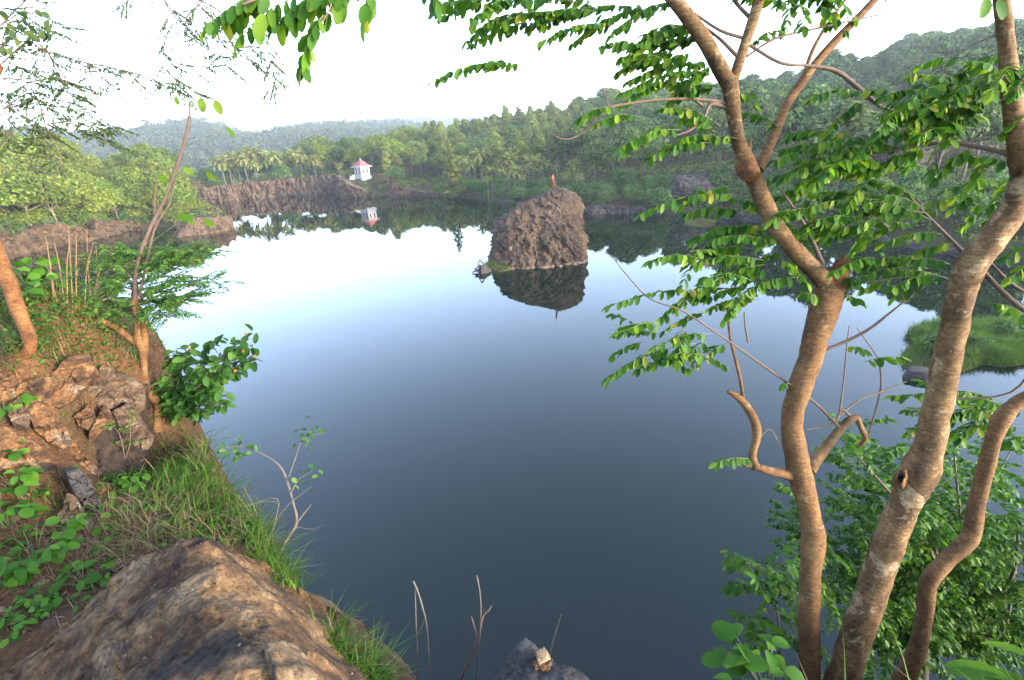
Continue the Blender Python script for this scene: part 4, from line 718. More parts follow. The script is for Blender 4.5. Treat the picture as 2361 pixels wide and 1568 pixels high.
# coarse grit lying on the boulder: nobody could count it
n_ = 1700; gp = rng.uniform((-1.75, .55), (-.45, 1.45), (n_, 2)); zb = _b(gp[:, 0], gp[:, 1]); dn = vnoise(xyz(gp[:, 0], gp[:, 1]) * 4, 12); k = (zb > bank_z(gp[:, 0], gp[:, 1]) + .05) & (dn > rng.uniform(-.5, .6, n_)); gp = np.column_stack([gp, zb])[k]; q = xyz(gp[:, 0], gp[:, 1]); gp[:, 2] += ridged(q @ np.array([[1.4, .6, 0], [-.9, 2.2, 0], [0, 0, 1]]) * 1.1, 4, 81) * .012 + fbm(q * 7, 5, 83) * .028
mb = MB(); sz = rng.uniform(.0015, .0048, len(gp)); O8 = np.array([(1, 0, 0), (0, 1, 0), (-1, 0, 0), (0, -1, 0), (0, 0, .8), (0, 0, -.8)]); F8 = np.array([(0, 1, 4), (1, 2, 4), (2, 3, 4), (3, 0, 4), (1, 0, 5), (2, 1, 5), (3, 2, 5), (0, 3, 5)]); V = gp[:, None] + O8[None] * sz[:, None, None] * rng.uniform(.6, 1.3, (len(gp), 6, 1)); mb.add(V.reshape(-1, 3), (F8[None] + np.arange(len(gp))[:, None, None] * 6).reshape(-1, 3)); tag(mb.build('grit', leaf_mat('tan_grit', [(0, (.05, .03, .014)), (.7, (.13, .08, .04)), (1, (.30, .22, .15))], 0, .9, .2)), 'coarse tan grit lying on the big boulder', 'gravel', kind='stuff')
# the pointed rock at the bottom centre with its little cairn
OT = [at_z(a, b_, 13.36) for a, b_ in [(1210, 1454), (1236, 1476), (1262, 1503), (1284, 1521), (1322, 1528), (1346, 1545), (1368, 1568), (1450, 1700), (1420, 1830), (1000, 1830), (1050, 1700), (1132, 1568), (1160, 1522), (1188, 1476)]]
OT = np.array(OT); cc = at_z(1240, 1600, 13.36); ang = np.linspace(0, 2 * np.pi, 240, endpoint=False); pa = np.arctan2(OT[:, 1] - cc[1], OT[:, 0] - cc[0]); pr = np.hypot(OT[:, 0] - cc[0], OT[:, 1] - cc[1]); o_ = np.argsort(pa); Rr = np.interp(ang, pa[o_], pr[o_], period=2 * np.pi)
tz = np.concatenate([np.linspace(.02, 1, 46), np.linspace(1.0, 1.25, 12)]); dz = np.concatenate([-.035 * np.linspace(.02, 1, 46) ** 3, np.linspace(-.045, -.75, 12)]); x = cc[0] + np.cos(ang)[None] * Rr[None] * tz[:, None]; y = cc[1] + np.sin(ang)[None] * Rr[None] * tz[:, None]; q = xyz(x, y, 0 * x); z = 13.36 + dz[:, None] + fbm(q * 9, 4, 91) * .014 + ridged(q * 5, 3, 93) * .012 + fbm(q * 60, 2, 95) * .004
nn_ = len(ang); i = np.arange(len(tz) - 1)[:, None] * nn_; j = np.arange(nn_)[None]; j2 = (j + 1) % nn_; mb = MB(); mb.add(np.stack([x, y, z], -1), np.stack([i + j, i + nn_ + j, i + nn_ + j2, i + j2], -1).reshape(-1, 4), 0, True); tag(mb.build('pointed_rock', M['rock_tip']), 'dark grey pointed rock at the bottom centre carrying a few small stones', 'rock')
def stone(px, py, z, w_, h_, mat, label, seed, name='stone', group=None, box_=False):
    p = at_z(px, py, z); D = depth_of(p); sx, sz = w_ / 2 * D / F_PX, h_ / 2 * D / F_PX; mb = MB(); pl = [((1, .1, .1), sx), ((-1, .15, 0), sx), ((0, 1, .1), sx * .9), ((.1, -1, 0), sx * .9), ((.1, 0, 1), sz), ((0, 0, -1), sz), ((.7, -.5, .6), sx * 1.15), ((-.6, -.6, .7), sx * 1.1)] if box_ else rnd_planes(sx, sx * .8, sz, 9, seed)
    plane_rock(mb, p + (0, 0, sz * .7), pl, 4, .07, 2, seed, .4, sharp=22); return tag(mb.build(name, M[mat], loc=p + np.array([0, 0, sz * .7])), label, 'stone', group)
stone(1251, 1521, 13.36, 29, 26, 'stone_tan', 'squarish tan stone standing on the pointed grey rock', 3, box_=True)
for k, (a, b_, w_, h_) in enumerate([(1236, 1533, 18, 10), (1252, 1540, 22, 11), (1265, 1536, 15, 10), (1238, 1541, 13, 8), (1262, 1544, 16, 8)]): stone(a, b_, 13.362, w_, h_, 'stone_orange', 'flat rusty orange stone in the little heap below the tan stone', 31 + k, 'stone', 'orange stones on the pointed rock')
for k, (a, b_) in enumerate([(1234, 1517), (1236, 1524), (1268, 1527), (1271, 1523)]): stone(a, b_, 13.366, 7, 6, 'rock_grey', 'tiny grey pebble beside the tan stone', 51 + k, 'pebble', 'pebbles around the tan stone')
# fractured outcrop on the left
def outcrop(px, py, w_, h_, mat, label, seed, tilt=0.0, n=7, dep=.7, lift=0.0, sharp=34, cat='rock', name='rock'):
    """a rock whose visible face covers about w x h pixels round (px, py) on the bank"""
    p = hit(px, py); D = depth_of(p); sx, sz = w_ / 2 * D / F_PX, h_ / 2 * D / F_PX; r = np.random.default_rng(seed); pl = [((1, -.2, .25), sx), ((-1, -.1, .1), sx), ((.12, -1, .55), sx * dep), ((0, 1, 0), sx), ((0, .1, 1), sz), ((0, 0, -1), sz * 1.2)]
    for k in range(n):
        a = unit(r.normal(size=3) * (1, 1, .8) + (0, -.5, .3)); e = math.sqrt((a[0] * sx) ** 2 + (a[1] * sx * dep) ** 2 + (a[2] * sz) ** 2); pl.append((tuple(a), e * r.uniform(.8, 1.02)))
    T = []
    ct, st = math.cos(tilt), math.sin(tilt); T = [((a[0] * ct - a[2] * st, a[1], a[0] * st + a[2] * ct), d) for a, d in pl]
    d = unit(ray(px, py)); c = p + d * sx * dep * .12 + (0, 0, lift); mb = MB(); plane_rock(mb, c, T, 6, .06, 3.0, seed, 0, sharp=60, flat=True, fct=26, foff=.07); return tag(mb.build(name, M[mat], loc=c), label, cat)
def block(poly, mat, label, seed, push=.03, thick=.3, nrm=None, name='rock', relief=.012, sc=1.04):
    """a thick block of rock whose broken face has the traced outline; it stands on the bank at its own distance"""
    P = np.array([(a * .6029, 622.5 + b_ * .6029) for a, b_ in poly], float); c2 = P.mean(0); P = c2 + (P - c2) * sc; h = hit(*c2); v = unit(ray(*c2)); r = np.random.default_rng(seed); nv = unit(-v * .8 + UP * .3 + r.normal(size=3) * .2) if nrm is None else unit(np.array(nrm, float)); h = h - v * push
    W = []
    for a, b_ in P:
        d = ray(a, b_); W.append(CAM + d * (((h - CAM) @ nv) / (d @ nv)))
    W = np.array(W); c = W.mean(0); m_ = 30; L = np.vstack([W, W[:1]]); s = np.concatenate([[0], np.cumsum(np.linalg.norm(np.diff(L, axis=0), axis=1))]); n_ = int(max(60, min(220, s[-1] / .012))); u = np.linspace(0, s[-1], n_, endpoint=False); O = np.stack([np.interp(u, s, L[:, k]) for k in range(3)], -1)
    T = np.concatenate([np.linspace(.02, .95, m_), [.975, .995, 1.0, 1.0, .99, .97, .9]]); dp = np.concatenate([np.zeros(m_), [.006, .015, .03, .08, .14, .22, thick]]); V = c + (O - c)[None] * T[:, None, None] - nv * dp[:, None, None]
    V = V + nv * ((fbm(V * 9, 4, seed) * relief + facet(V, 22, seed + 2, relief * .9, .16) + fbm(V * 60, 2, seed + 3) * .002) * np.clip(1.2 - dp * 3, 0, 1)[:, None])[..., None] + (fbm(V * 16, 3, seed + 9) * relief * .8)[..., None] * unit(O - c)[None]
    i = np.arange(len(T) - 1)[:, None] * n_; j = np.arange(n_)[None]; j2 = (j + 1) % n_; mb = MB(); mb.add(V, np.stack([i + j, i + j2, i + n_ + j2, i + n_ + j], -1).reshape(-1, 4), 0, False); mb.add(np.vstack([V[0], V[0].mean(0)[None]]), [[(k + 1) % n_, k, n_] for k in range(n_)], 0, False); mb.add(np.vstack([V[-1], V[-1].mean(0)[None]]), [[k, (k + 1) % n_, n_] for k in range(n_)], 0, False)
    return tag(mb.build(name, M[mat], loc=c), label, 'rock')
block([(-30, 450), (60, 400), (160, 395), (260, 325), (335, 318), (430, 352), (552, 445), (580, 640), (530, 770), (390, 788), (260, 700), (130, 610), (-30, 600)], 'rock_gap_shade', 'inner rock behind the outcrop blocks, coloured dark for the shade in the gaps', 1, -.13, .35, None, 'rock', .02)
block([(150, 480), (190, 400), (260, 330), (330, 320), (360, 380), (330, 440), (280, 490), (230, 530), (185, 525)], 'rock_brown', 'large rusty brown block at the top of the fractured outcrop', 3, .10)
block([(330, 440), (390, 365), (415, 372), (370, 470), (330, 500), (285, 495)], 'rock_grey', 'thin grey slab leaning between the two largest blocks of the outcrop', 5, .04)
block([(370, 490), (425, 392), (500, 400), (552, 450), (555, 520), (522, 545), (470, 505), (425, 530), (385, 535), (352, 512)], 'rock_grey', 'big brown grey block with white lichen touching the crooked tree trunk', 7, .10)
block([(428, 548), (480, 512), (550, 590), (582, 635), (558, 700), (530, 762), (390, 782), (345, 720), (298, 655), (332, 622), (372, 602)], 'rock_grey', 'flat grey slab facing the water at the foot of the fractured outcrop', 9, .10)
block([(342, 620), (402, 506), (424, 546), (372, 598)], 'rock_brown', 'pointed orange wedge above the flat grey slab', 11, .13)
block([(282, 560), (340, 512), (358, 560), (335, 615), (298, 600)], 'rock_brown', 'small tan block in the middle of the outcrop', 13, .10)
block([(30, 520), (80, 440), (168, 402), (150, 470), (110, 522), (60, 540)], 'rock_brown', 'brown block under the dry grass at the upper left of the outcrop', 15, .06)
block([(92, 522), (150, 500), (252, 600), (274, 652), (240, 685), (195, 662), (135, 602)], 'rock_brown', 'long brown slab tilted down to the right beside a dark crack', 17, .09)
block([(28, 540), (70, 488), (112, 540), (100, 592), (48, 582)], 'rock_grey', 'rounded block with white spots left of the long tilted slab', 19, .09)
block([(-60, 600), (40, 590), (120, 650), (200, 730), (242, 792), (180, 812), (60, 795), (-60, 740)], 'rock_brown', 'broad sloping slab with white patches low at the left edge', 21, .08)
block([(-30, 440), (60, 390), (102, 430), (60, 482), (-30, 510)], 'rock_brown', 'brown block half buried at the left edge below the tan trunk', 23, .05)
block([(262, 680), (285, 655), (345, 725), (395, 785), (360, 800), (300, 745)], 'rock_brown', 'narrow brown ledge along the lower rim of the grey slab', 25, .06)
block([(255, 775), (300, 760), (340, 800), (380, 880), (415, 985), (375, 988), (330, 930), (285, 860)], 'rock_tip', 'upright dark grey slab behind the big boulder', 27, .14, .12, (.75, -.6, .35))
block([(222, 935), (258, 850), (290, 868), (330, 938), (375, 992), (300, 1012), (232, 975)], 'rock_pale', 'white and ochre crusted stone at the base of the upright slab', 29, .10, .2)
block([(890, 1118), (960, 1140), (1010, 1190), (1060, 1270), (985, 1235), (925, 1180)], 'rock_brown', 'low tan rock between the boulder ridge and the edge grass', 31, .05, .25)
block([(425, 1142), (470, 1132), (520, 1148), (490, 1168), (445, 1160)], 'rock_pale', 'small flat pale stone lying behind the left flank of the boulder', 33, .04, .12)
block([(330, 800), (360, 790), (395, 830), (380, 860), (345, 840)], 'rock_brown', 'small tan rock right of the upright dark slab', 35, .04, .15)
for k in range(46):
    a, b_ = rng.uniform(0, 420), rng.uniform(1100, 1480); p = hit(a, b_); s_ = rng.uniform(.008, .028)
    if p[2] < float(_b(p[0], p[1])) - .02: continue
    mb = MB(); plane_rock(mb, p, rnd_planes(s_, s_ * .8, s_ * .6, 7, 400 + k), 2, .08, 2, k); tag(mb.build('pebble', M['stone_tan' if k % 3 else 'rock_grey'], loc=p), 'small loose pebble on the red soil beside the big boulder', 'stone', 'pebbles on the red soil')

# ================================================================ plants near the camera
M['leaf_tree'] = leaf_mat('compound_leaf', [(0, (.022, .075, .008)), (.45, (.045, .125, .010)), (.8, (.085, .18, .014)), (.965, (.17, .25, .02)), (1, (.26, .22, .03))], .42, .5, .4, k=.68)
M['leaf_deep'] = leaf_mat('deep_green_leaf', [(0, (.022, .08, .008)), (.5, (.045, .13, .012)), (1, (.10, .20, .018))], .35, .42, .4, k=.62)
M['leaf_grey'] = leaf_mat('grey_green_leaflet', [(0, (.035, .06, .026)), (.6, (.065, .10, .038)), (1, (.12, .15, .045))], .4, .5, .3, k=.7)
M['leaf_feather'] = leaf_mat('feathery_leaflet', [(0, (.025, .085, .022)), (.6, (.055, .145, .03)), (1, (.16, .25, .03))], .38, .5, .3, k=.7)
M['leaf_broad'] = leaf_mat('soft_broad_leaf', [(0, (.03, .10, .010)), (.6, (.065, .17, .016)), (1, (.11, .23, .022))], .32, .5, .3, k=.55)
M['leaf_lantana'] = leaf_mat('dark_ovate_leaf', [(0, (.025, .08, .015)), (.6, (.05, .13, .022)), (1, (.09, .19, .03))], .35, .4, .4, k=.6)
M['leaf_yellowing'] = leaf_mat('yellowing_leaf', [(0, (.09, .19, .02)), (1, (.22, .30, .03))], .4, .5, .3)
M['stem'] = plain('green_stem', (.10, .12, .035), .7); M['twig'] = plain('grey_twig', (.13, .10, .075), .9, .35, 40); M['twig_red'] = plain('brown_twig', (.13, .08, .05), .9, .35, 40)
M['bark_tan'] = bark_mat('tan_tree_bark', [(.25, (.13, .075, .035)), (.5, (.24, .145, .075)), (.75, (.34, .22, .12))], (.40, .34, .27), .62, 9, 90, (.42, .38, .31))
M['bark_grey'] = bark_mat('mottled_grey_bark', [(.25, (.10, .065, .035)), (.5, (.25, .17, .10)), (.75, (.38, .28, .18))], (.50, .42, .33), .55, 9, 80, (.44, .40, .34))
M['bark_red'] = bark_mat('reddish_bark', [(.25, (.13, .06, .025)), (.5, (.25, .13, .06)), (.75, (.34, .20, .10))], (.32, .25, .18), .68, 10, 90)
M['flower'] = plain('orange_flower', (.75, .28, .08), .7, .3, 60)
def leaf_spray(L, T, a, b_, D0, D1=None, pairs=8, ll=.05, sag=.1, hang=.55, fine=True, lw=.5):
    """one compound leaf traced between two pixels at a depth"""
    pinnate(L, at_d(*a, D0), at_d(*b_, D0 if D1 is None else D1), pairs, ll, ll * lw, sag, fine, hang=hang)
def twig_leaves(L, T, pts, w0, spacing, leaf_len, pairs, ll, sag=.1, hang=.5, fine=True, start=.25, w1=.4, lw=.5, droop=.15, seg=6, twig_mat=None):
    P = catmull([at_d(a, b_, d) for a, b_, d in pts], 8); D = pts[0][2]; R = np.linspace(w0, w0 * w1, len(P)) / 2 * D / F_PX
    tube(T, P, np.maximum(R, .0007), seg, 1); s = np.concatenate([[0], np.cumsum(np.linalg.norm(np.diff(P, axis=0), axis=1))]); k = 0
    for u in np.arange(start * s[-1], s[-1], spacing):
        p = np.array([np.interp(u, s, P[:, q]) for q in range(3)]); t_ = unit(np.array([np.interp(min(u + .02, s[-1]), s, P[:, q]) - np.interp(max(u - .02, 0), s, P[:, q]) for q in range(3)])); sd = unit(np.cross(t_, UP)); sg = 1 if k % 2 else -1; k += 1
        d = unit(t_ * rng.uniform(.3, .8) + sd * sg * rng.uniform(.5, 1) + UP * rng.uniform(-.25, .35) - UP * droop + rng.normal(size=3) * .12); ln = leaf_len * rng.uniform(.7, 1.15)
        pinnate(L, p, p + d * ln, pairs, ll, ll * lw, sag, fine, hang=hang)
    t_ = unit(P[-1] - P[-3]); pinnate(L, P[-1], P[-1] + (t_ - UP * .1) * leaf_len * .8, pairs, ll, ll * lw, sag, fine, hang=hang)
def cluster(L, bx, n, D0, D1, lpx, pairs, ll, ang=None, spread=.7, sag=.1, hang=.55, fine=True, lw=.5):
    for _ in range(n):
        x, y = rng.uniform(bx[0], bx[2]), rng.uniform(bx[1], bx[3]); d = rng.uniform(D0, D1); a = (rng.uniform(0, 6.283) if ang is None else math.radians(ang) + rng.normal() * spread); l_ = lpx * rng.uniform(.7, 1.2)
        leaf_spray(L, None, (x, y), (x + math.cos(a) * l_, y - math.sin(a) * l_ * .75), d, d + rng.normal() * .06 * l_ / 100, pairs, ll, sag, hang, fine, lw)
def tree_root(name, px, py, D, label, cat, group=None): return empty(name, at_d(px, py, D), label, cat, group)

# ---- right: forked tree
t1 = tree_root('forked_tree', 1872, 1600, 2.1, 'forked tree with reddish trunk, leftmost of the three trunks on the right', 'tree')
mb = MB(); px_tube(mb, thin([(1872, 1640, 2.12, 52), (1868, 1568, 2.1, 49), (1866, 1450, 2.06, 50), (1868, 1330, 2.03, 49), (1876, 1255, 2.0, 56), (1868, 1190, 2.0, 52), (1850, 1115, 1.98, 56), (1836, 1050, 1.97, 56), (1826, 975, 1.96, 50), (1842, 900, 1.95, 52), (1868, 830, 1.94, 56), (1885, 765, 1.93, 62), (1905, 700, 1.92, 68), (1915, 655, 1.92, 66)], .9), 18, 6, .10, 3); mb.build('trunk', M['bark_tan'], t1)
LA = [(1918, 668, 1.92, 52), (1886, 632, 1.90, 50), (1840, 585, 1.88, 50), (1795, 530, 1.86, 48), (1763, 470, 1.84, 46), (1742, 420, 1.83, 46), (1722, 375, 1.82, 50), (1704, 330, 1.8, 42), (1692, 270, 1.78, 40), (1684, 205, 1.76, 46), (1672, 175, 1.75, 40)]
mb = MB(); px_tube(mb, thin(LA, .76), 16, 5, .09, 5); mb.build('limb', M['bark_grey'], t1)
mb = MB(); px_tube(mb, [(1912, 675, 1.92, 50), (1930, 640, 1.91, 42), (1941, 612, 1.9, 38), (1944, 600, 1.9, 30)], 14, 4, .16, 7); [px_tube(mb, [(a, 612, 1.9, 14), (b_, c, 1.9, 2)], 6, 2) for a, b_, c in ((1950, 1958, 594), (1938, 1936, 592), (1944, 1947, 584), (1932, 1928, 600))]; mb.build('stub', M['bark_red'], t1)
mb = MB(); px_tube(mb, thin([(1684, 200, 1.76, 40), (1655, 150, 1.74, 40), (1625, 95, 1.72, 40), (1590, 45, 1.7, 40), (1548, -10, 1.68, 38), (1500, -80, 1.66, 34), (1440, -200, 1.62, 24), (1400, -330, 1.58, 14), (1390, -440, 1.55, 4)], .82), 14, 5, .07, 9); px_tube(mb, thin([(1686, 200, 1.76, 30), (1702, 150, 1.74, 28), (1720, 95, 1.72, 28), (1738, 40, 1.7, 30), (1752, -10, 1.68, 28), (1770, -90, 1.66, 24), (1800, -210, 1.62, 16), (1810, -340, 1.58, 4)], .82), 12, 5, .07, 11); mb.build('limb', M['bark_grey'], t1)
mb = MB(); px_tube(mb, [(1748, 392, 1.83, 24), (1768, 350, 1.84, 22), (1790, 300, 1.85, 22), (1812, 245, 1.86, 21), (1845, 195, 1.87, 20), (1890, 135, 1.88, 19), (1945, 75, 1.89, 18), (2000, 18, 1.9, 17), (2050, -40, 1.9, 16), (2110, -130, 1.88, 11), (2150, -240, 1.86, 3)], 10, 5, .05, 13); px_tube(mb, [(1848, 190, 1.87, 10), (1872, 120, 1.88, 9), (1905, 60, 1.89, 8), (1945, 5, 1.9, 7), (1985, -50, 1.9, 6), (2010, -120, 1.9, 2)], 7, 4); mb.build('limb', M['bark_tan'], t1)
mb = MB(); px_tube(mb, [(1716, 372, 1.83, 34), (1722, 385, 1.82, 43), (1730, 398, 1.81, 40), (1737, 412, 1.8, 33)], 14, 5, .34, 15); px_tube(mb, [(1725, 360, 1.82, 14), (1728, 340, 1.82, 9), (1731, 318, 1.82, 4)], 7, 3, .2); mb.build('knot', M['bark_red'], t1)
mb = MB(); px_tube(mb, [(1840, 1105, 1.98, 30), (1808, 1092, 1.97, 24), (1775, 1086, 1.96, 18), (1748, 1078, 1.95, 16), (1718, 1073, 1.95, 12)], 10, 4, .12, 17); px_tube(mb, [(1742, 1080, 1.95, 20), (1735, 1050, 1.95, 18), (1745, 1005, 1.95, 18), (1738, 965, 1.95, 20), (1716, 930, 1.95, 18), (1695, 912, 1.95, 14), (1678, 902, 1.95, 10)], 10, 4, .12, 19); px_tube(mb, [(1714, 928, 1.95, 9), (1708, 880, 1.96, 8), (1696, 830, 1.97, 7), (1684, 780, 1.98, 6), (1676, 705, 1.98, 5)], 6, 4); mb.build('limb', M['bark_tan'], t1)
mb = MB(); px_tube(mb, [(1866, 1085, 1.98, 30), (1890, 1050, 2.0, 24), (1920, 1010, 2.02, 20), (1950, 975, 2.04, 18), (1975, 960, 2.05, 12)], 10, 4, .14, 21); px_tube(mb, [(1975, 960, 2.05, 14), (1985, 985, 2.07, 13), (1995, 1010, 2.1, 11), (1980, 1030, 2.12, 9)], 7, 4, .15); mb.build('limb', M['bark_grey'], t1)
tw, lf = MB(), MB()
for pts in ([(1905, 806, 1.93, 8), (1955, 785, 1.92, 8), (2005, 758, 1.9, 7), (2060, 715, 1.88, 5), (2105, 680, 1.87, 4), (2140, 655, 1.86, 2)], [(1898, 612, 1.9, 10), (1880, 570, 1.88, 9), (1855, 520, 1.86, 8), (1830, 480, 1.85, 6), (1802, 440, 1.84, 4)], [(1935, 985, 2.0, 7), (1880, 930, 1.98, 6), (1800, 872, 1.96, 6), (1720, 815, 1.94, 5), (1640, 760, 1.92, 4), (1570, 715, 1.9, 4), (1500, 690, 1.9, 3), (1450, 640, 1.9, 3), (1408, 588, 1.9, 2)], [(1725, 790, 1.95, 5), (1718, 750, 1.95, 4), (1716, 720, 1.95, 3)],
            [(1690, 245, 1.78, 9), (1640, 232, 1.76, 8), (1560, 228, 1.74, 7), (1470, 236, 1.72, 6), (1404, 248, 1.7, 6), (1375, 270, 1.7, 5), (1352, 300, 1.7, 4), (1304, 322, 1.7, 3), (1258, 298, 1.7, 2)], [(1404, 248, 1.7, 4), (1395, 220, 1.7, 3), (1382, 172, 1.7, 2)], [(1690, 255, 1.78, 10), (1640, 240, 1.76, 9), (1622, 275, 1.75, 7), (1592, 300, 1.74, 5), (1560, 312, 1.73, 3)], [(1620, 245, 1.76, 7), (1598, 225, 1.75, 6), (1585, 200, 1.74, 4)],
            [(1700, 130, 1.73, 9), (1660, 90, 1.73, 7), (1620, 60, 1.73, 6), (1580, 35, 1.73, 4)], [(1722, 90, 1.72, 8), (1660, 70, 1.7, 7), (1600, 30, 1.7, 5), (1560, 5, 1.7, 4)], [(1728, 40, 1.71, 9), (1700, 10, 1.7, 8), (1680, -20, 1.7, 7)], [(1722, 100, 1.72, 8), (1800, 145, 1.75, 7), (1870, 152, 1.78, 7), (1930, 165, 1.8, 10), (1990, 212, 1.82, 9), (2035, 248, 1.84, 7), (2095, 262, 1.85, 4)], [(1722, 130, 1.73, 6), (1790, 88, 1.74, 5), (1900, 62, 1.76, 5), (1990, 42, 1.78, 4), (2040, 32, 1.8, 3)],
            [(2000, 1010, 2.1, 5), (2030, 900, 2.1, 5), (2025, 830, 2.1, 4), (2000, 790, 2.08, 3), (1975, 755, 2.08, 2)], [(1935, 955, 2.05, 5), (1945, 880, 2.06, 4), (1952, 800, 2.06, 3), (1958, 750, 2.06, 2)], [(1938, 955, 2.05, 5), (1985, 920, 2.06, 4), (2040, 900, 2.08, 4), (2090, 880, 2.1, 2)], [(1750, 1010, 1.95, 4), (1775, 990, 1.95, 3), (1800, 1030, 1.96, 3)], [(1960, 960, 2.05, 6), (1940, 945, 2.05, 6), (1925, 975, 2.04, 5), (1895, 985, 2.02, 4), (1860, 990, 2.0, 3)]):
    px_tube(tw, pts, 6, 4, .06, 2)
S1 = [((1222, 152), (1000, 186), 1.75, 9), ((1300, 58), (1090, 100), 1.75, 9), ((1345, 40), (1150, 55), 1.75, 8), ((1330, 5), (1088, 40), 1.72, 9), ((1430, 60), (1250, 95), 1.74, 8), ((1540, 40), (1300, 35), 1.74, 9), ((1480, 20), (1320, 100), 1.74, 7), ((1560, 5), (1410, 80), 1.74, 8), ((1600, 60), (1440, 135), 1.75, 8), ((1620, 92), (1452, 128), 1.75, 8), ((1645, 150), (1446, 188), 1.76, 9), ((1660, 172), (1440, 212), 1.76, 9), ((1610, 185), (1434, 238), 1.76, 8), ((1690, 210), (1742, 238), 1.77, 5), ((1780, 20), (1905, -5), 1.74, 7), ((1835, 0), (1808, 62), 1.74, 5), ((1735, 100), (1792, 70), 1.74, 5),
      ((1420, 248), (1338, 270), 1.7, 5), ((1470, 268), (1380, 282), 1.7, 6), ((1540, 285), (1440, 348), 1.72, 7), ((1570, 300), (1430, 340), 1.72, 8), ((1640, 330), (1500, 362), 1.75, 8), ((1660, 290), (1530, 250), 1.75, 7), ((1700, 320), (1560, 330), 1.77, 7), ((1990, 214), (1868, 226), 1.82, 8), ((1992, 235), (1925, 285), 1.82, 6), ((2040, 250), (2120, 300), 1.84, 7),
      ((1690, 430), (1574, 470), 1.85, 8), ((1720, 455), (1480, 492), 1.86, 10), ((1890, 300), (1820, 318), 1.84, 6), ((1975, 322), (1824, 308), 1.84, 8), ((1950, 350), (1788, 368), 1.84, 9), ((1840, 400), (1760, 420), 1.85, 6), ((1690, 330), (1574, 318), 1.8, 8), ((1655, 300), (1570, 275), 1.8, 6),
      ((1760, 600), (1588, 612), 1.88, 10), ((1765, 610), (1640, 655), 1.88, 9), ((1770, 620), (1700, 665), 1.88, 7), ((1800, 600), (1860, 650), 1.88, 7), ((1740, 575), (1610, 585), 1.88, 8), ((1780, 560), (1650, 550), 1.88, 8), ((1840, 640), (1690, 690), 1.88, 8), ((1670, 680), (1405, 705), 1.9, 11), ((1730, 665), (1560, 700), 1.9, 9), ((1750, 690), (1640, 710), 1.9, 7), ((1560, 800), (1400, 872), 1.9, 9), ((1620, 815), (1475, 850), 1.9, 9), ((1680, 850), (1560, 815), 1.9, 8), ((1520, 745), (1440, 765), 1.9, 6), ((1640, 770), (1510, 800), 1.9, 8), ((1680, 790), (1590, 850), 1.9, 7),
      ((1955, 800), (1996, 806), 1.9, 4), ((1990, 835), (2078, 824), 2.0, 6), ((1920, 640), (1985, 660), 1.92, 6), ((2200, 648), (1965, 640), 1.9, 11), ((2140, 620), (1985, 612), 1.9, 8), ((1735, 1060), (1655, 1066), 1.95, 7), ((1815, 885), (1808, 888), 1.9, 2), ((1890, 690), (1860, 678), 1.9, 3), ((1930, 680), (1985, 695), 1.92, 4), ((1590, 580), (1700, 600), 1.87, 7), ((1800, 300), (1720, 260), 1.82, 6), ((1830, 20), (1700, -10), 1.72, 8)]
for a, b_, D, n_ in S1: leaf_spray(lf, None, a, b_, D, D + rng.normal() * .05, n_, .044, .09, .6)
cluster(lf, (1120, -10, 1480, 60), 14, 1.7, 1.85, 150, 8, .048, 190, .35); cluster(lf, (1480, 30, 1660, 215), 18, 1.7, 1.85, 110, 7, .045, 200, .5); cluster(lf, (1560, 580, 1760, 680), 10, 1.85, 1.98, 110, 7, .047, 205, .5); cluster(lf, (1480, 720, 1640, 800), 9, 1.85, 2.0, 100, 7, .045, 200, .6); cluster(lf, (1700, 480, 1880, 600), 14, 1.9, 2.1, 130, 8, .047, 200, .6); cluster(lf, (1760, -20, 1900, 20), 5, 1.7, 1.8, 90, 7, .045, 320, .5)
# the branch of this tree that hangs close over the camera
px_tube(tw, [(1500, -80, 1.66, 20), (1300, -110, 1.4, 18), (1000, -90, 1.15, 14), (780, -60, 1.05, 12), (640, -20, 1.02, 8), (560, 10, 1.0, 5)], 8, 5); px_tube(tw, [(780, -60, 1.05, 6), (760, 20, 1.03, 4), (735, 60, 1.02, 3)], 6, 4)
for a, b_, D, n_ in [((640, -15), (488, 50), 1.02, 6), ((700, -10), (560, 78), 1.02, 6), ((745, 35), (695, 150), 1.02, 4), ((800, -30), (640, 50), 1.03, 6), ((870, -50), (840, 40), 1.04, 4), ((760, -40), (700, 20), 1.04, 4), ((600, -20), (540, 20), 1.02, 4), ((960, -80), (1000, -5), 1.08, 4), ((830, -50), (760, 30), 1.04, 5)]: leaf_spray(lf, None, a, b_, D, D, n_, .05, .08, .85, True, .46)
cluster(lf, (1320, -430, 1560, -120), 26, 1.5, 1.75, 140, 8, .046, 200, .9); cluster(lf, (1700, -340, 2180, -90), 30, 1.55, 1.9, 140, 8, .046, 220, 1.0)
tw.build('twigs', M['twig_red'], t1); lf.build('foliage', [M['leaf_tree'], M['stem']], t1)

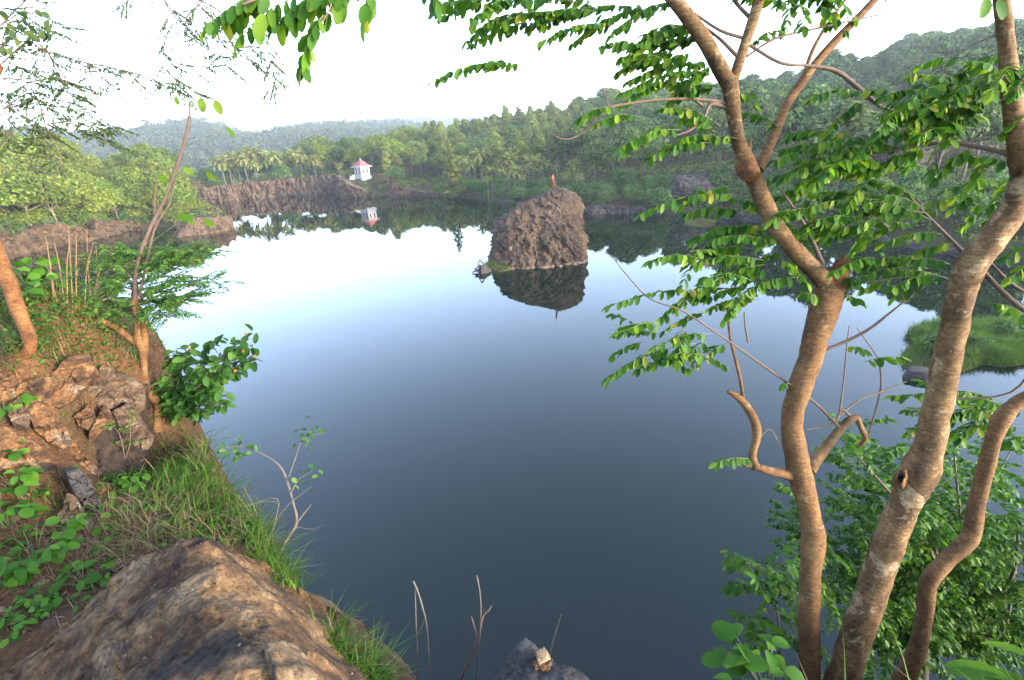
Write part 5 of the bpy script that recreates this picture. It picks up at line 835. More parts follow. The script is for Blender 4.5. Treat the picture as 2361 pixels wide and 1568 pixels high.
# ---- right: leaning mottled trunk
t2 = tree_root('leaning_tree', 1940, 1600, 2.05, 'mottled grey leaning tree with an open knot hole, the thickest trunk on the right', 'tree')
mb = MB(); px_tube(mb, thin([(1915, 1640, 2.06, 78), (1938, 1568, 2.04, 74), (1985, 1440, 2.0, 74), (2026, 1320, 1.97, 74), (2062, 1215, 1.93, 72), (2098, 1140, 1.9, 78), (2122, 1085, 1.88, 86), (2140, 1030, 1.86, 70), (2166, 920, 1.82, 66), (2190, 800, 1.78, 64), (2213, 690, 1.74, 64), (2232, 630, 1.72, 72), (2262, 580, 1.7, 70), (2310, 520, 1.68, 66), (2344, 460, 1.65, 62), (2362, 400, 1.62, 60), (2352, 330, 1.58, 56), (2337, 250, 1.54, 46), (2325, 150, 1.5, 38), (2316, 60, 1.46, 36), (2306, -30, 1.42, 34), (2300, -100, 1.4, 32), (2285, -260, 1.36, 22), (2260, -420, 1.32, 12), (2250, -540, 1.3, 3)], .83), 20, 6, .10, 33); mb.build('trunk', M['bark_grey'], t2)
kp = at_d(2077, 1101, 1.85); mb = MB(); ax = unit(np.array([-.62, -.55, .5])); u_ = unit(np.cross(ax, UP)); w_ = np.cross(u_, ax); rr_ = .0145; an = np.linspace(0, 2 * np.pi, 28, endpoint=False)
rings = [(2.6, -.055), (2.1, -.03), (1.7, -.010), (1.4, .001), (1.15, .004), (.95, -.002), (.8, -.018), (.4, -.04)]; V = np.concatenate([kp + ax * d_ + (np.cos(an)[:, None] * u_ * .72 + np.sin(an)[:, None] * w_ * 1.3) * rr_ * r_ * (1 + .14 * np.sin(3 * an + r_) + .08 * np.sin(5 * an))[:, None] for r_, d_ in rings]); V = V + fbm(V * 70, 3, 2)[:, None] * .005; i = np.arange(len(rings) - 1)[:, None] * 28; j = np.arange(28)[None]; j2 = (j + 1) % 28
Fq = np.stack([i + j, i + j2, i + 28 + j2, i + 28 + j], -1); mb.add(V, Fq[:5].reshape(-1, 4), 0, True); mb.add(V, Fq[5:].reshape(-1, 4), 1, True); mb.add(V[-28:], [list(range(28))], 1, False); mb.build('knot_hole', [M['bark_tan'], plain('hollow_wood', (.03, .018, .012), .95)], t2)
tw, lf = MB(), MB()
for pts in ([(2344, 362, 1.6, 12), (2290, 346, 1.62, 10), (2200, 330, 1.66, 8), (2120, 334, 1.7, 7), (2030, 352, 1.74, 6), (1940, 346, 1.78, 4)], [(2420, 760, 1.7, 14), (2330, 690, 1.75, 11), (2270, 630, 1.78, 9), (2215, 575, 1.8, 8), (2130, 490, 1.84, 6), (2080, 440, 1.86, 5), (2030, 434, 1.88, 3)], [(2420, 700, 1.7, 9), (2340, 660, 1.74, 7), (2280, 600, 1.76, 5), (2240, 540, 1.78, 3)], [(2200, 655, 1.75, 5), (2100, 640, 1.8, 4), (1990, 652, 1.84, 3)], [(2330, 70, 1.46, 3), (2250, 100, 1.5, 3), (2180, 145, 1.55, 2), (2150, 165, 1.58, 2)], [(2410, 330, 1.5, 6), (2330, 230, 1.56, 5), (2250, 190, 1.6, 3)]): px_tube(tw, pts, 6, 4, .05, 3)
S2 = [((2330, 120), (2240, 150), 1.6, 7), ((2320, 180), (2250, 140), 1.6, 6), ((2300, 230), (2200, 270), 1.62, 8), ((2260, 262), (2125, 255), 1.64, 9), ((2240, 290), (2060, 235), 1.66, 10), ((2200, 300), (2040, 262), 1.68, 10), ((2160, 330), (2150, 390), 1.7, 6), ((2140, 345), (2000, 400), 1.7, 9), ((2090, 350), (1890, 330), 1.74, 10), ((2020, 365), (1840, 395), 1.76, 9), ((1980, 380), (1880, 420), 1.76, 7), ((2240, 340), (2160, 410), 1.66, 7), ((2290, 350), (2225, 440), 1.64, 7), ((2330, 380), (2210, 360), 1.62, 8), ((2074, 468), (1780, 512), 1.84, 12), ((2130, 490), (1980, 520), 1.83, 9), ((2150, 510), (1940, 470), 1.83, 9), ((2200, 560), (2080, 600), 1.8, 8), ((2170, 540), (2040, 560), 1.8, 8), ((2220, 575), (2250, 620), 1.8, 5), ((2130, 480), (2010, 450), 1.84, 7), ((2000, 500), (1850, 540), 1.86, 8),
      ((2420, 600), (2330, 640), 1.7, 6), ((2380, 740), (2300, 700), 1.7, 5), ((2390, 250), (2320, 300), 1.5, 6), ((2400, 150), (2340, 210), 1.5, 6), ((2180, 640), (2060, 660), 1.8, 7), ((2190, 610), (2100, 600), 1.8, 6)]
for a, b_, D, n_ in S2: leaf_spray(lf, None, a, b_, D, D + rng.normal() * .05, n_, .044, .09, .7)
cluster(lf, (2060, 215, 2300, 330), 20, 1.6, 1.8, 120, 7, .046, 200, .6); cluster(lf, (1880, 330, 2140, 410), 15, 1.7, 1.9, 120, 7, .046, 195, .6); cluster(lf, (1880, 455, 2150, 540), 17, 1.75, 1.95, 130, 8, .046, 195, .5); cluster(lf, (2160, 130, 2361, 220), 14, 1.55, 1.7, 100, 7, .044, 210, .5); cluster(lf, (1980, 590, 2180, 640), 7, 1.8, 1.95, 110, 7, .046, 190, .5); cluster(lf, (2200, 380, 2361, 470), 7, 1.8, 2.0, 100, 7, .046, 230, .6)
for a, b_, D in (((2276, -6), (2270, 26), .62), ((2300, 0), (2312, 26), .62)): leaves(lf, at_d(*a, D), at_d(*b_, D) - at_d(*a, D), np.array([0, -1, .3]), .026, .016)
cluster(lf, (2120, -520, 2420, -110), 30, 1.25, 1.5, 150, 8, .044, 220, 1.2)
tw.build('twigs', M['twig_red'], t2); lf.build('foliage', [M['leaf_tree'], M['stem']], t2)

# ---- right: thin crooked trunk
t3 = tree_root('crooked_tree', 2080, 1600, 2.1, 'thin crooked tree bending away to the right edge, the rightmost trunk', 'tree')
mb = MB(); px_tube(mb, thin([(2050, 1640, 2.1, 60), (2085, 1568, 2.08, 50), (2118, 1490, 2.05, 40), (2132, 1410, 2.03, 38), (2142, 1345, 2.0, 40), (2185, 1288, 1.98, 38), (2236, 1238, 1.96, 40), (2252, 1160, 1.94, 40), (2272, 1085, 1.92, 38), (2295, 1000, 1.9, 38), (2312, 962, 1.89, 42), (2345, 930, 1.88, 36), (2400, 895, 1.86, 34), (2480, 800, 1.84, 30), (2560, 620, 1.8, 24), (2600, 450, 1.76, 16), (2620, 280, 1.72, 4)], .84), 16, 6, .10, 43); mb.build('trunk', M['bark_tan'], t3)
tw, lf = MB(), MB()
for pts in ([(2480, 800, 1.84, 10), (2420, 760, 1.85, 8), (2380, 700, 1.86, 6)], [(2440, 860, 1.85, 9), (2400, 830, 2.0, 7), (2330, 905, 2.1, 5), (2200, 920, 2.2, 4), (2080, 910, 2.3, 2)]): px_tube(tw, pts, 6, 4, .05, 3)
for a, b_, D, n_ in [((2200, 925), (2062, 912), 2.2, 9), ((2210, 940), (2130, 880), 2.2, 7), ((2330, 955), (2190, 960), 2.2, 9), ((2361, 985), (2200, 1000), 2.2, 9), ((2300, 930), (2200, 915), 2.2, 7), ((2400, 1010), (2280, 1030), 2.2, 8), ((2240, 905), (2160, 935), 2.2, 6)]: leaf_spray(lf, None, a, b_, D, D + .05, n_, .05, .09, .6)
cluster(lf, (2180, 920, 2361, 1000), 12, 2.2, 2.5, 120, 8, .05, 185, .5); cluster(lf, (2480, 260, 2720, 700), 26, 1.7, 1.95, 150, 8, .048, 220, 1.2)
tw.build('twigs', M['twig_red'], t3); lf.build('foliage', [M['leaf_tree'], M['stem']], t3)

# ---- right: leafy tree growing from the cliff below the edge
rb = at_d(2160, 1420, 3.6); tb = empty('cliff_tree', (rb[0] - .2, 1.8, 10.2), 'dense dark green tree growing out of the cliff below the three trunks', 'tree'); mb = MB()
base = np.array([rb[0] - .2, 1.55, 10.0]); hub = at_d(2130, 1450, 3.7)
tube(mb, [base, (base + hub) / 2 + (.1, .25, -.1), hub], [.07, .06, .045], 10, 5, .08, 4); lf = MB()
for tip in [(1960, 1080), (1850, 1220), (1830, 1330), (1990, 1200), (2080, 1090), (2200, 1050), (2330, 1040), (2350, 1180), (2340, 1330), (2250, 1200), (2150, 1180), (2040, 1290), (1950, 1400), (2280, 1450), (1930, 1000), (2010, 1380)]:
    D = rng.uniform(3.0, 4.3); e = at_d(*tip, D); mid = (hub + e) / 2 + rng.normal(size=3) * .12 + (0, 0, .1); P = catmull([hub, (hub + mid) / 2 + rng.normal(size=3) * .05, mid, e], 5); tube(mb, P, np.linspace(.026, .005, len(P)), 7, 1)
    for q in P[6::1]:
        for _ in range(4):
            d = unit(rng.normal(size=3) * (1, 1, .35) + (-.25, 0, .1)); ln = rng.uniform(.22, .36); pinnate(lf, q, q + d * ln, 9, .046, .023, .1, True, hang=.35)
for _ in range(210):
    x, y = rng.uniform(1820, 2400), rng.uniform(1000, 1560)
    if x < 1960 - (y - 1010) * .1 and y < 1120: continue
    p = at_d(x, y, rng.uniform(3.0, 4.6)); d = unit(rng.normal(size=3) * (1, 1, .35)); pinnate(lf, p, p + d * .26, 9, .046, .023, .1, True, hang=.35)
mb.build('trunk', plain('dark_bark', (.10, .075, .055), .9, .4, 30), tb); lf.build('foliage', [M['leaf_deep'], M['stem']], tb)
# the lighter shrub just left of the forked trunk
sh = empty('leafy_shrub', hit(1800, 1568), 'small leafy shrub with dry twigs left of the forked trunk at the bottom', 'shrub'); mb, lf = MB(), MB()
for pts in ([(1810, 1600, 2.2, 7), (1800, 1500, 2.2, 6), (1790, 1400, 2.25, 5), (1770, 1330, 2.3, 3), (1745, 1300, 2.3, 2)], [(1805, 1520, 2.2, 5), (1760, 1450, 2.2, 4), (1725, 1390, 2.2, 3), (1700, 1320, 2.2, 2)], [(1800, 1480, 2.2, 4), (1840, 1420, 2.25, 3), (1830, 1350, 2.3, 2)], [(1810, 1560, 2.2, 4), (1740, 1520, 2.2, 3), (1670, 1500, 2.2, 2)]): px_tube(mb, pts, 6, 4)
cluster(lf, (1730, 1310, 1840, 1480), 26, 2.1, 2.5, 80, 5, .045, None, 1, .08, .4, True, .62); cluster(lf, (1720, 1290, 1780, 1320), 5, 2.2, 2.4, 60, 4, .04, 150, .6, .08, .4, True, .6)
mb.build('stem', M['twig'], sh); lf.build('foliage', [M['leaf_deep'], M['stem']], sh)

# ---- broad leaved weeds
def weed(px, py, n, size, spread, label, mat='leaf_broad', p=None, height=None, group=None, name='leafy_weed', cat='plant', lw=.78):
    p = hit(px, py) if p is None else p; r = empty(name, p, label, cat, group); st, lf = MB(), MB(); h = spread * .9 if height is None else height
    for k in range(n):
        a = rng.uniform(0, 6.283); rad = spread * math.sqrt(rng.random()); tip = p + (math.cos(a) * rad, math.sin(a) * rad, h * rng.uniform(.35, 1.0)); tube(st, [p + (0, 0, -.02), (p + tip) / 2 + (0, 0, h * .15), tip], [size * .03, size * .025, size * .02], 5, 2); d = np.array([math.cos(a), math.sin(a), rng.uniform(-.35, .15)]) + rng.normal(size=3) * .25
        nl = 2 if size > .03 else 3
        for q in range(nl):
            a2 = a + (q - (nl - 1) / 2) * 1.5 + rng.normal() * .3; d = np.array([math.cos(a2), math.sin(a2), rng.uniform(-.4, .1)]); s_ = size * rng.uniform(.7, 1.2); leaves(lf, tip, d, UP + rng.normal(size=3) * .35, s_, s_ * lw, True, cup=.35, droop=.3)
    st.build('stem', M['stem'], r); lf.build('foliage', M[mat], r); return r
weed(90, 1300, 38, .052, .17, 'broad round leaved weed in a large patch at the left edge beside the boulder'); weed(20, 1215, 24, .05, .14, 'round leaved weed at the left edge above the large patch'); weed(30, 1130, 12, .05, .11, 'round leaved weed at the left edge below the smooth rock'); weed(195, 1350, 10, .05, .09, 'small round leaved weed on the boulder slope beside the pebbles')
weed(285, 1130, 12, .05, .11, 'round leaved seedling on red soil under the grey slab'); weed(375, 1165, 7, .045, .07, 'light green seedling at the foot of the edge grass'); weed(220, 1225, 6, .04, .06, 'tiny weed growing by the base of the upright slab'); weed(10, 960, 12, .07, .12, 'bright leafy weed at the left edge beside the outcrop'); weed(15, 1060, 10, .06, .1, 'dark green weed hanging over the low left rock')
weed(60, 700, 16, .07, .2, 'large leaved bush on the mound behind the tan trunk'); weed(30, 655, 12, .07, .2, 'large leaved bush at the left edge above the mound'); weed(130, 690, 14, .035, .2, 'leafy weed on the crest of the red mound', 'leaf_lantana', lw=.5); weed(170, 740, 10, .03, .14, 'small leaved weed under the feathery tree on the mound', 'leaf_lantana', lw=.5)
weed(80, 760, 14, .03, .16, 'small leaved weed among dry grass at the foot of the tan trunk', 'leaf_lantana', lw=.6); weed(210, 690, 16, .035, .17, 'feathery looking weed at the crest left of the crooked tree', 'leaf_lantana', lw=.5); weed(120, 735, 14, .035, .15, 'bright weed in the middle of the mound top', lw=.6); weed(260, 770, 10, .028, .1, 'small weed under the low branch of the crooked tree', 'leaf_lantana', lw=.55)
weed(60, 665, 16, .075, .22, 'heart leaved bush on the skyline of the left mound', lw=.85); weed(25, 1470, 9, .035, .08, 'small weed at the left edge low beside the boulder'); weed(110, 1390, 9, .035, .08, 'small round weed between boulder and large weed patch'); weed(60, 1440, 9, .03, .08, 'creeping weed on pebbly soil at the lower left'); weed(480, 1230, 7, .03, .06, 'weed sprouting behind the boulder peak'); weed(560, 1240, 6, .035, .06, 'broad leaved weed in the edge grass above the boulder')
weed(1760, 1540, 40, .07, .15, 'bright green broad leaved plant at the foot of the forked trunk', p=at_z(1765, 1640, 13.2), height=.2); weed(2330, 1545, 7, .17, .1, 'plant with long blue green leaves at the bottom right corner', 'leaf_broad', p=at_z(2370, 1640, 13.15), height=.16, lw=.3, name='spear_leaved_plant')
for k in range(40):
    a, b_ = rng.uniform(0, 400), rng.uniform(1080, 1480); p = hit(a, b_)
    if p[2] > float(_b(p[0], p[1])) - .03: weed(a, b_, int(rng.integers(2, 5)), rng.uniform(.018, .032), .05, 'tiny seedling on the red soil of the near bank', p=p, group='seedlings on the red soil', name='seedling')
# ---- grass of the near edge and dry litter: nobody could count it
def bank_points(n, poly, jit=.0):
    out = []
    for a, b_ in poly:
        p = hit(a, b_); out.append(p + np.concatenate([rng.normal(size=(n, 2)) * jit, np.zeros((n, 1))], 1))
    P = np.concatenate(out); P[:, 2] = bank_z(P[:, 0], P[:, 1]); return P[P[:, 2] > 12.7]
gmb = MB(); ed = np.array([.5, .45, 0])
blades(gmb, bank_points(60, [(400, 1130), (440, 1110), (470, 1090), (420, 1170), (480, 1150), (500, 1120), (520, 1180), (460, 1200), (380, 1100), (400, 1060), (440, 1060)], .10), .155, .008, 1.2, 5, dirs=ed)
blades(gmb, bank_points(70, [(560, 1215), (590, 1250), (620, 1290), (650, 1300), (690, 1350), (660, 1340), (720, 1390), (750, 1430), (780, 1470), (800, 1510), (840, 1540), (870, 1568), (900, 1590), (620, 1255)], .055), .125, .007, 1.2, 5, dirs=ed)
blades(gmb, bank_points(30, [(330, 1150), (280, 1180), (350, 1220), (240, 1290), (180, 1160), (100, 1130), (300, 1270), (520, 1225)], .10), .10, .004, .8, 3)
P = np.stack([rng.uniform(.72, 2.0, 420), rng.uniform(.75, 1.3, 420), np.zeros(420)], -1); P[:, 2] = bank_z(P[:, 0], P[:, 1]); P = P[P[:, 2] > 12.8]; blades(gmb, P, .34, .006, .4, 4)
blades(gmb, bank_points(16, [(a + rng.uniform(-12, 12), b_) for a in range(30, 300, 34) for b_ in range(715, 850, 34) if rng.random() < .55], .06), .13, .005, 1.0, 4)
tag(gmb.build('grass', M['grass']), 'long fresh green grass along the cliff edge', 'grass', kind='stuff')
dmb = MB(); blades(dmb, bank_points(75, [(420, 1010), (380, 1000), (450, 1050), (500, 1090), (540, 1150), (300, 1230), (350, 1250), (400, 1240), (330, 1190), (250, 1220), (590, 1210), (640, 1270), (430, 960), (480, 1070), (280, 760), (230, 730), (120, 780), (60, 790), (180, 770), (90, 830), (150, 810), (30, 860), (240, 780), (300, 800), (200, 1260)], .12), .15, .0032, 1.1, 4)
blades(dmb, bank_points(60, [(520, 1180), (560, 1200), (450, 1180), (700, 1380), (760, 1460), (600, 1260)], .1), .14, .003, 1.1, 4); P = bank_points(40, [(a, b_) for a in range(20, 420, 60) for b_ in range(1110, 1400, 60)], .12); blades(dmb, P, .05, .003, 1.6, 3)
P = np.stack([rng.uniform(.72, 2.0, 110), rng.uniform(.75, 1.3, 110), np.zeros(110)], -1); P[:, 2] = bank_z(P[:, 0], P[:, 1]); P = P[P[:, 2] > 12.8]; blades(dmb, P, .3, .003, .3, 4)
tag(dmb.build('dry_grass', M['drygrass']), 'tangled dry brown grass and litter on the red soil', 'grass', kind='stuff')
# creeping ground cover and fallen litter on the red soil
n_ = 70000; gp = rng.uniform((-6.2, -.6), (-.9, 6.4), (n_, 2)); zb = bank_z(gp[:, 0], gp[:, 1]); dn = vnoise(xyz(gp[:, 0], gp[:, 1]) * 2.6, 33) + .5 * vnoise(xyz(gp[:, 0], gp[:, 1]) * 7, 34); pxx, pyy, dd_ = proj(np.column_stack([gp, zb])); rocky = (pxx > -40) & (pxx < 350) & (pyy > 830) & (pyy < 1100)
top = pyy < 830; ok = (zb > 12.9) & (zb > _b(gp[:, 0], gp[:, 1]) - .02) & (dd_ > .5); k = ok & (dn > np.where(top, -.35, np.where(rocky, .8, .12))); P = np.column_stack([gp, zb + rng.uniform(.004, .05, n_) * (1 + top)])[k]; PM = bank_points(26, [(a + rng.uniform(-15, 15), b_ + rng.uniform(-10, 10)) for a in range(10, 320, 26) for b_ in range(690, 840, 24) if rng.random() < .62], .05); PM[:, 2] += rng.uniform(.005, .09, len(PM)); P = np.concatenate([P, PM]); m_ = len(P); sz = rng.uniform(.014, .040, m_); mb = MB(); leaves(mb, P, rng.normal(size=(m_, 3)) * (1, 1, .4), UP + rng.normal(size=(m_, 3)) * .5, sz, sz * .62, False)
tag(mb.build('ground_cover', M['leaf_lantana']), 'small leaved creepers covering the soil of the near bank', 'creeper', kind='stuff')
k = ok & ~k & (rng.random(n_) < np.where(rocky, .06, .22)); P = np.column_stack([gp, zb + .004])[k]; m_ = len(P); sz = rng.uniform(.012, .05, m_); mb = MB(); leaves(mb, P, rng.normal(size=(m_, 3)) * (1, 1, .15), UP + rng.normal(size=(m_, 3)) * .3, sz, np.minimum(sz * .5, .012) * rng.uniform(.2, 1, m_), False); tag(mb.build('leaf_litter', leaf_mat('fallen_litter', [(0, (.06, .032, .015)), (.6, (.15, .085, .04)), (1, (.30, .21, .12))], 0, .9, .2)), 'dry leaf and twig litter on the red soil', 'litter', kind='stuff')
# tall dry stalks
def stalk(pts, label, mat='twig', name='dry_stalk', cat='stalk', group=None, extra=()):
    mb = MB(); px_tube(mb, pts, 6, 4, .08, 3)
    for e in extra: px_tube(mb, e, 5, 3)
    return tag(mb.build(name, M[mat], loc=at_d(*pts[0][:3])), label, cat, group)
stalk([(964, 1620, 1.9, 4), (962, 1500, 1.88, 4), (959, 1430, 1.86, 3.5), (957, 1359, 1.85, 3)], 'straight dry stalk, leftmost of those at the bottom centre')
stalk([(990, 1620, 1.9, 5), (989, 1540, 1.88, 5), (984, 1446, 1.86, 4), (974, 1400, 1.85, 4), (964, 1366, 1.84, 3.5), (953, 1340, 1.83, 5)], 'bent dry stalk with a pale tip beside the straight stalk', extra=([(962, 1468, 1.87, 2), (974, 1440, 1.86, 2), (981, 1424, 1.85, 1)],))
stalk([(1098, 1620, 1.9, 5), (1100, 1540, 1.88, 4.5), (1106, 1470, 1.86, 4), (1109, 1412, 1.85, 3.5), (1106, 1362, 1.84, 3), (1099, 1327, 1.83, 4)], 'upright dry stalk with a drooping tip left of the pointed rock')
stalk([(1050, 1620, 1.9, 6), (1064, 1565, 1.88, 6), (1088, 1508, 1.87, 5), (1104, 1460, 1.86, 5), (1114, 1420, 1.85, 5), (1126, 1408, 1.84, 4), (1134, 1396, 1.84, 2)], 'brown forked twig crossing the upright stalk', 'twig_red', extra=([(1100, 1470, 1.86, 4), (1092, 1440, 1.85, 4), (1087, 1422, 1.85, 3)], [(1114, 1420, 1.85, 3), (1117, 1404, 1.85, 2)]))
stalk([(1262, 1540, 1.95, 4), (1272, 1490, 1.94, 4), (1282, 1455, 1.93, 3.5), (1294, 1417, 1.92, 2)], 'short pale twig rising behind the stones on the pointed rock')
for k, (a, y0, b_, y1) in enumerate([(120, 640, 105, 545), (150, 660, 160, 560), (165, 660, 158, 520), (190, 665, 215, 560), (205, 670, 200, 530), (145, 650, 125, 560), (215, 665, 240, 600), (175, 650, 176, 540), (130, 655, 95, 600), (225, 690, 222, 570)]):
    p = depth_of(hit(a, 705)); stalk([(a + rng.uniform(-8, 8), 715, p, 3), ((a * .6 + b_ * .4), y0 * .6 + y1 * .4, p, 2.4), (b_, y1, p, 1.6)], 'tall dry grass stalk on the crest of the left mound', 'drygrass', 'grass_stalk', 'stalk', 'dry stalks on the left mound')
# dry twig shrub hanging over the water left of centre
r = empty('twig_shrub', hit(640, 1290), 'sparse thin shrub with few round leaves leaning over the water from the edge grass', 'shrub'); mb, lf = MB(), MB()
for pts in ([(632, 1300, 2.35, 8), (660, 1245, 2.4, 8), (684, 1205, 2.42, 7), (676, 1160, 2.44, 6), (662, 1110, 2.46, 6), (645, 1075, 2.48, 5), (610, 1050, 2.5, 3.5), (560, 1030, 2.5, 2.5), (505, 1035, 2.5, 2)], [(684, 1205, 2.42, 5), (700, 1185, 2.42, 4), (718, 1163, 2.42, 2)], [(662, 1110, 2.46, 3), (680, 1060, 2.48, 2.5), (700, 1010, 2.5, 2), (745, 1000, 2.5, 1.5)], [(668, 1140, 2.44, 3), (690, 1105, 2.46, 2), (720, 1085, 2.47, 1.5)], [(632, 1295, 2.35, 4), (628, 1230, 2.38, 3), (640, 1150, 2.42, 2), (560, 1170, 2.4, 1.5)], [(600, 1260, 2.4, 3), (590, 1180, 2.42, 2), (560, 1120, 2.44, 1)], [(610, 1265, 2.4, 3), (650, 1180, 2.42, 2), (720, 1120, 2.44, 1)], [(600, 1240, 2.4, 2), (640, 1160, 2.42, 1.6), (560, 1165, 2.42, 1)], [(684, 1215, 2.42, 2), (720, 1220, 2.42, 1.4), (745, 1210, 2.42, 1)]): px_tube(mb, pts, 6, 4, .06, 5)
for a, b_, n_ in [(560, 1030, 8), (540, 1040, 6), (580, 1040, 6), (700, 1005, 9), (725, 1000, 9), (710, 1085, 8), (690, 1108, 6), (510, 1036, 3), (690, 1020, 5), (545, 1015, 4)]:
    c = at_d(a, b_, 2.5); Pq = c + rng.normal(size=(n_, 3)) * .03; leaves(lf, Pq, rng.normal(size=(n_, 3)), UP + rng.normal(size=(n_, 3)) * .5, .032, .026)
mb.build('stem', M['twig'], r); lf.build('foliage', M['leaf_feather'], r)
# ---- left: crooked tree with feathery leaves and the tall thin sapling rising from it
tl = empty('crooked_tree', hit(362, 978), 'crooked small tree with feathery leaves and a tall bare stem at the cliff edge', 'tree'); D = depth_of(hit(362, 975)); mb = MB()
px_tube(mb, [(362, 995, D, 24), (363, 960, D, 18), (366, 935, D, 20), (350, 912, D, 20), (337, 880, D, 16), (332, 840, D, 15), (330, 805, D, 22), (322, 780, D, 24), (316, 740, D, 14), (310, 700, D, 13), (312, 650, D + .05, 12)], 12, 5, .1, 7); px_tube(mb, [(334, 800, D, 16), (332, 760, D, 13), (322, 720, D, 12), (312, 690, D, 10)], 9, 4, .08); px_tube(mb, [(326, 796, D, 18), (300, 780, D - .02, 16), (270, 757, D - .05, 15), (235, 740, D - .08, 13), (195, 718, D - .1, 10), (160, 705, D - .1, 7)], 10, 5, .1); mb.build('trunk', M['bark_tan'], tl)
mb = MB(); px_tube(mb, [(312, 690, D, 9), (312, 640, D, 8), (322, 590, D, 8), (345, 530, D, 8), (370, 480, D, 8), (392, 430, D, 8), (412, 370, D, 8), (427, 320, D, 7), (436, 280, D, 6.5), (437, 245, D, 5), (436, 232, D, 4)], 8, 5, .12, 8); px_tube(mb, [(322, 680, D, 6), (335, 620, D, 6), (348, 560, D, 5), (360, 520, D, 5), (390, 470, D, 5), (402, 420, D, 4)], 7, 4, .1); px_tube(mb, [(358, 530, D, 5), (357, 470, D, 4), (360, 410, D, 3)], 6, 3); mb.build('sapling_stem', M['twig_red'], tl)
lf, tw, bl = MB(), MB(), MB()
for pts in ([(312, 690), (280, 685), (240, 690), (205, 700)], [(314, 650), (285, 615), (250, 585)], [(300, 720), (240, 730), (180, 742)], [(318, 640), (370, 610), (440, 590), (490, 582)], [(318, 690), (380, 670), (440, 655), (505, 650)], [(318, 700), (370, 690), (430, 690)], [(325, 740), (360, 720), (400, 725)], [(312, 680), (350, 640), (410, 640)], [(310, 660), (280, 640), (230, 650)], [(330, 590), (300, 580), (262, 578)], [(335, 570), (390, 590), (460, 575)], [(316, 720), (270, 705), (220, 670)], [(314, 700), (340, 670), (390, 650)], [(312, 670), (270, 660), (225, 680)], [(318, 640), (350, 615), (400, 600)], [(312, 690), (340, 700), (370, 705)], [(320, 610), (290, 600), (250, 610)], [(312, 700), (290, 700), (260, 715)], [(330, 600), (370, 580), (420, 575)], [(316, 680), (380, 690), (450, 680)]):
    twig_leaves(lf, tw, [(a, b_, D + .1 * math.sin(k * 2.0)) for k, (a, b_) in enumerate(pts)], 4, .024, .17, 12, .030, .05, .2, False, .08, lw=.42, droop=.08)
tw.build('twigs', M['twig_red'], tl); lf.build('foliage', [M['leaf_feather'], M['stem']], tl)
for (a, b_), (c, d) in [((404, 222), (410, 240)), ((495, 230), (508, 260)), ((463, 225), (467, 255)), ((520, 292), (540, 312)), ((362, 405), (385, 418)), ((425, 385), (442, 402)), ((475, 395), (495, 415)), ((408, 505), (440, 500)), ((470, 505), (490, 520)), ((430, 505), (446, 515))]:
    p0, p1 = at_d(a, b_, D), at_d(c, d, D); leaves(bl, p0, p1 - p0, np.array([.2, -1, .4]) + rng.normal(size=3) * .3, np.linalg.norm(p1 - p0) * 1.1, np.linalg.norm(p1 - p0) * .6)
for q in [[(437, 245), ((437 + e[0]) / 2, (245 + e[1]) / 2 - 8), e] for e in [(404, 222), (463, 225), (495, 230), (490, 262), (520, 292)]] + [[e, ((e[0] + f[0]) / 2, (e[1] + f[1]) / 2 - 4), f] for e, f in [((402, 420), (475, 395)), ((402, 420), (425, 385)), ((402, 520), (408, 505)), ((348, 560), (430, 505)), ((360, 410), (362, 405)), ((470, 520), (470, 505))]]:
    tw2 = MB(); px_tube(tw2, [(*q[0], D, 1.8), (*q[1], D, 1.5), (*q[2], D, 1.1)], 5, 3); tw2.build('leaf_stalk', M['stem'], tl)
bl.build('large_leaves', M['leaf_yellowing'], tl)
# ---- left: lantana shrub
ls = empty('lantana_shrub', hit(388, 962), 'dark green shrub with small orange flowers leaning over the water beside the crooked tree', 'shrub'); mb, lf, D2 = MB(), MB(), D + .05; tips = [(500, 780), (578, 800), (585, 825), (560, 850), (505, 880), (470, 955), (518, 930), (430, 830), (400, 810), (480, 835), (545, 800), (455, 905), (412, 935), (520, 845), (440, 800), (385, 880), (500, 905), (570, 775)]
for k, (a, b_) in enumerate(tips):
    d1 = D2 + rng.uniform(-.25, .25); P = catmull([at_d(385, 965, D2), at_d(385 + (a - 385) * .35, 965 + (b_ - 965) * .3 - 10, (D2 + d1) / 2), at_d(385 + (a - 385) * .7, 965 + (b_ - 965) * .72 - 8, d1), at_d(a, b_, d1)], 5); tube(mb, P, np.linspace(.006, .002, len(P)), 6, 1)
    for q in P[3:]:
        n_ = 4; dd = rng.normal(size=(n_, 3)) * (1, 1, .6) + (0, 0, -.15); leaves(lf, q + rng.normal(size=(n_, 3)) * .012, dd, UP + rng.normal(size=(n_, 3)) * .45, rng.uniform(.055, .085, n_), rng.uniform(.034, .05, n_), True, cup=.3, droop=.25)
mb.build('stem', M['twig_red'], ls); lf.build('foliage', M['leaf_lantana'], ls)
for a, b_ in [(437, 803), (563, 810), (588, 822), (543, 856), (566, 770)]:
    c = at_d(a, b_, D2 - .1); fl = MB(); k = 14; dd = unit(rng.normal(size=(k, 3)) + (0, -.3, .6)); leaves(fl, np.repeat(c[None], k, 0), dd, np.cross(dd, rng.normal(size=(k, 3))), .014, .010, False); fl.build('flower', M['flower'], ls)
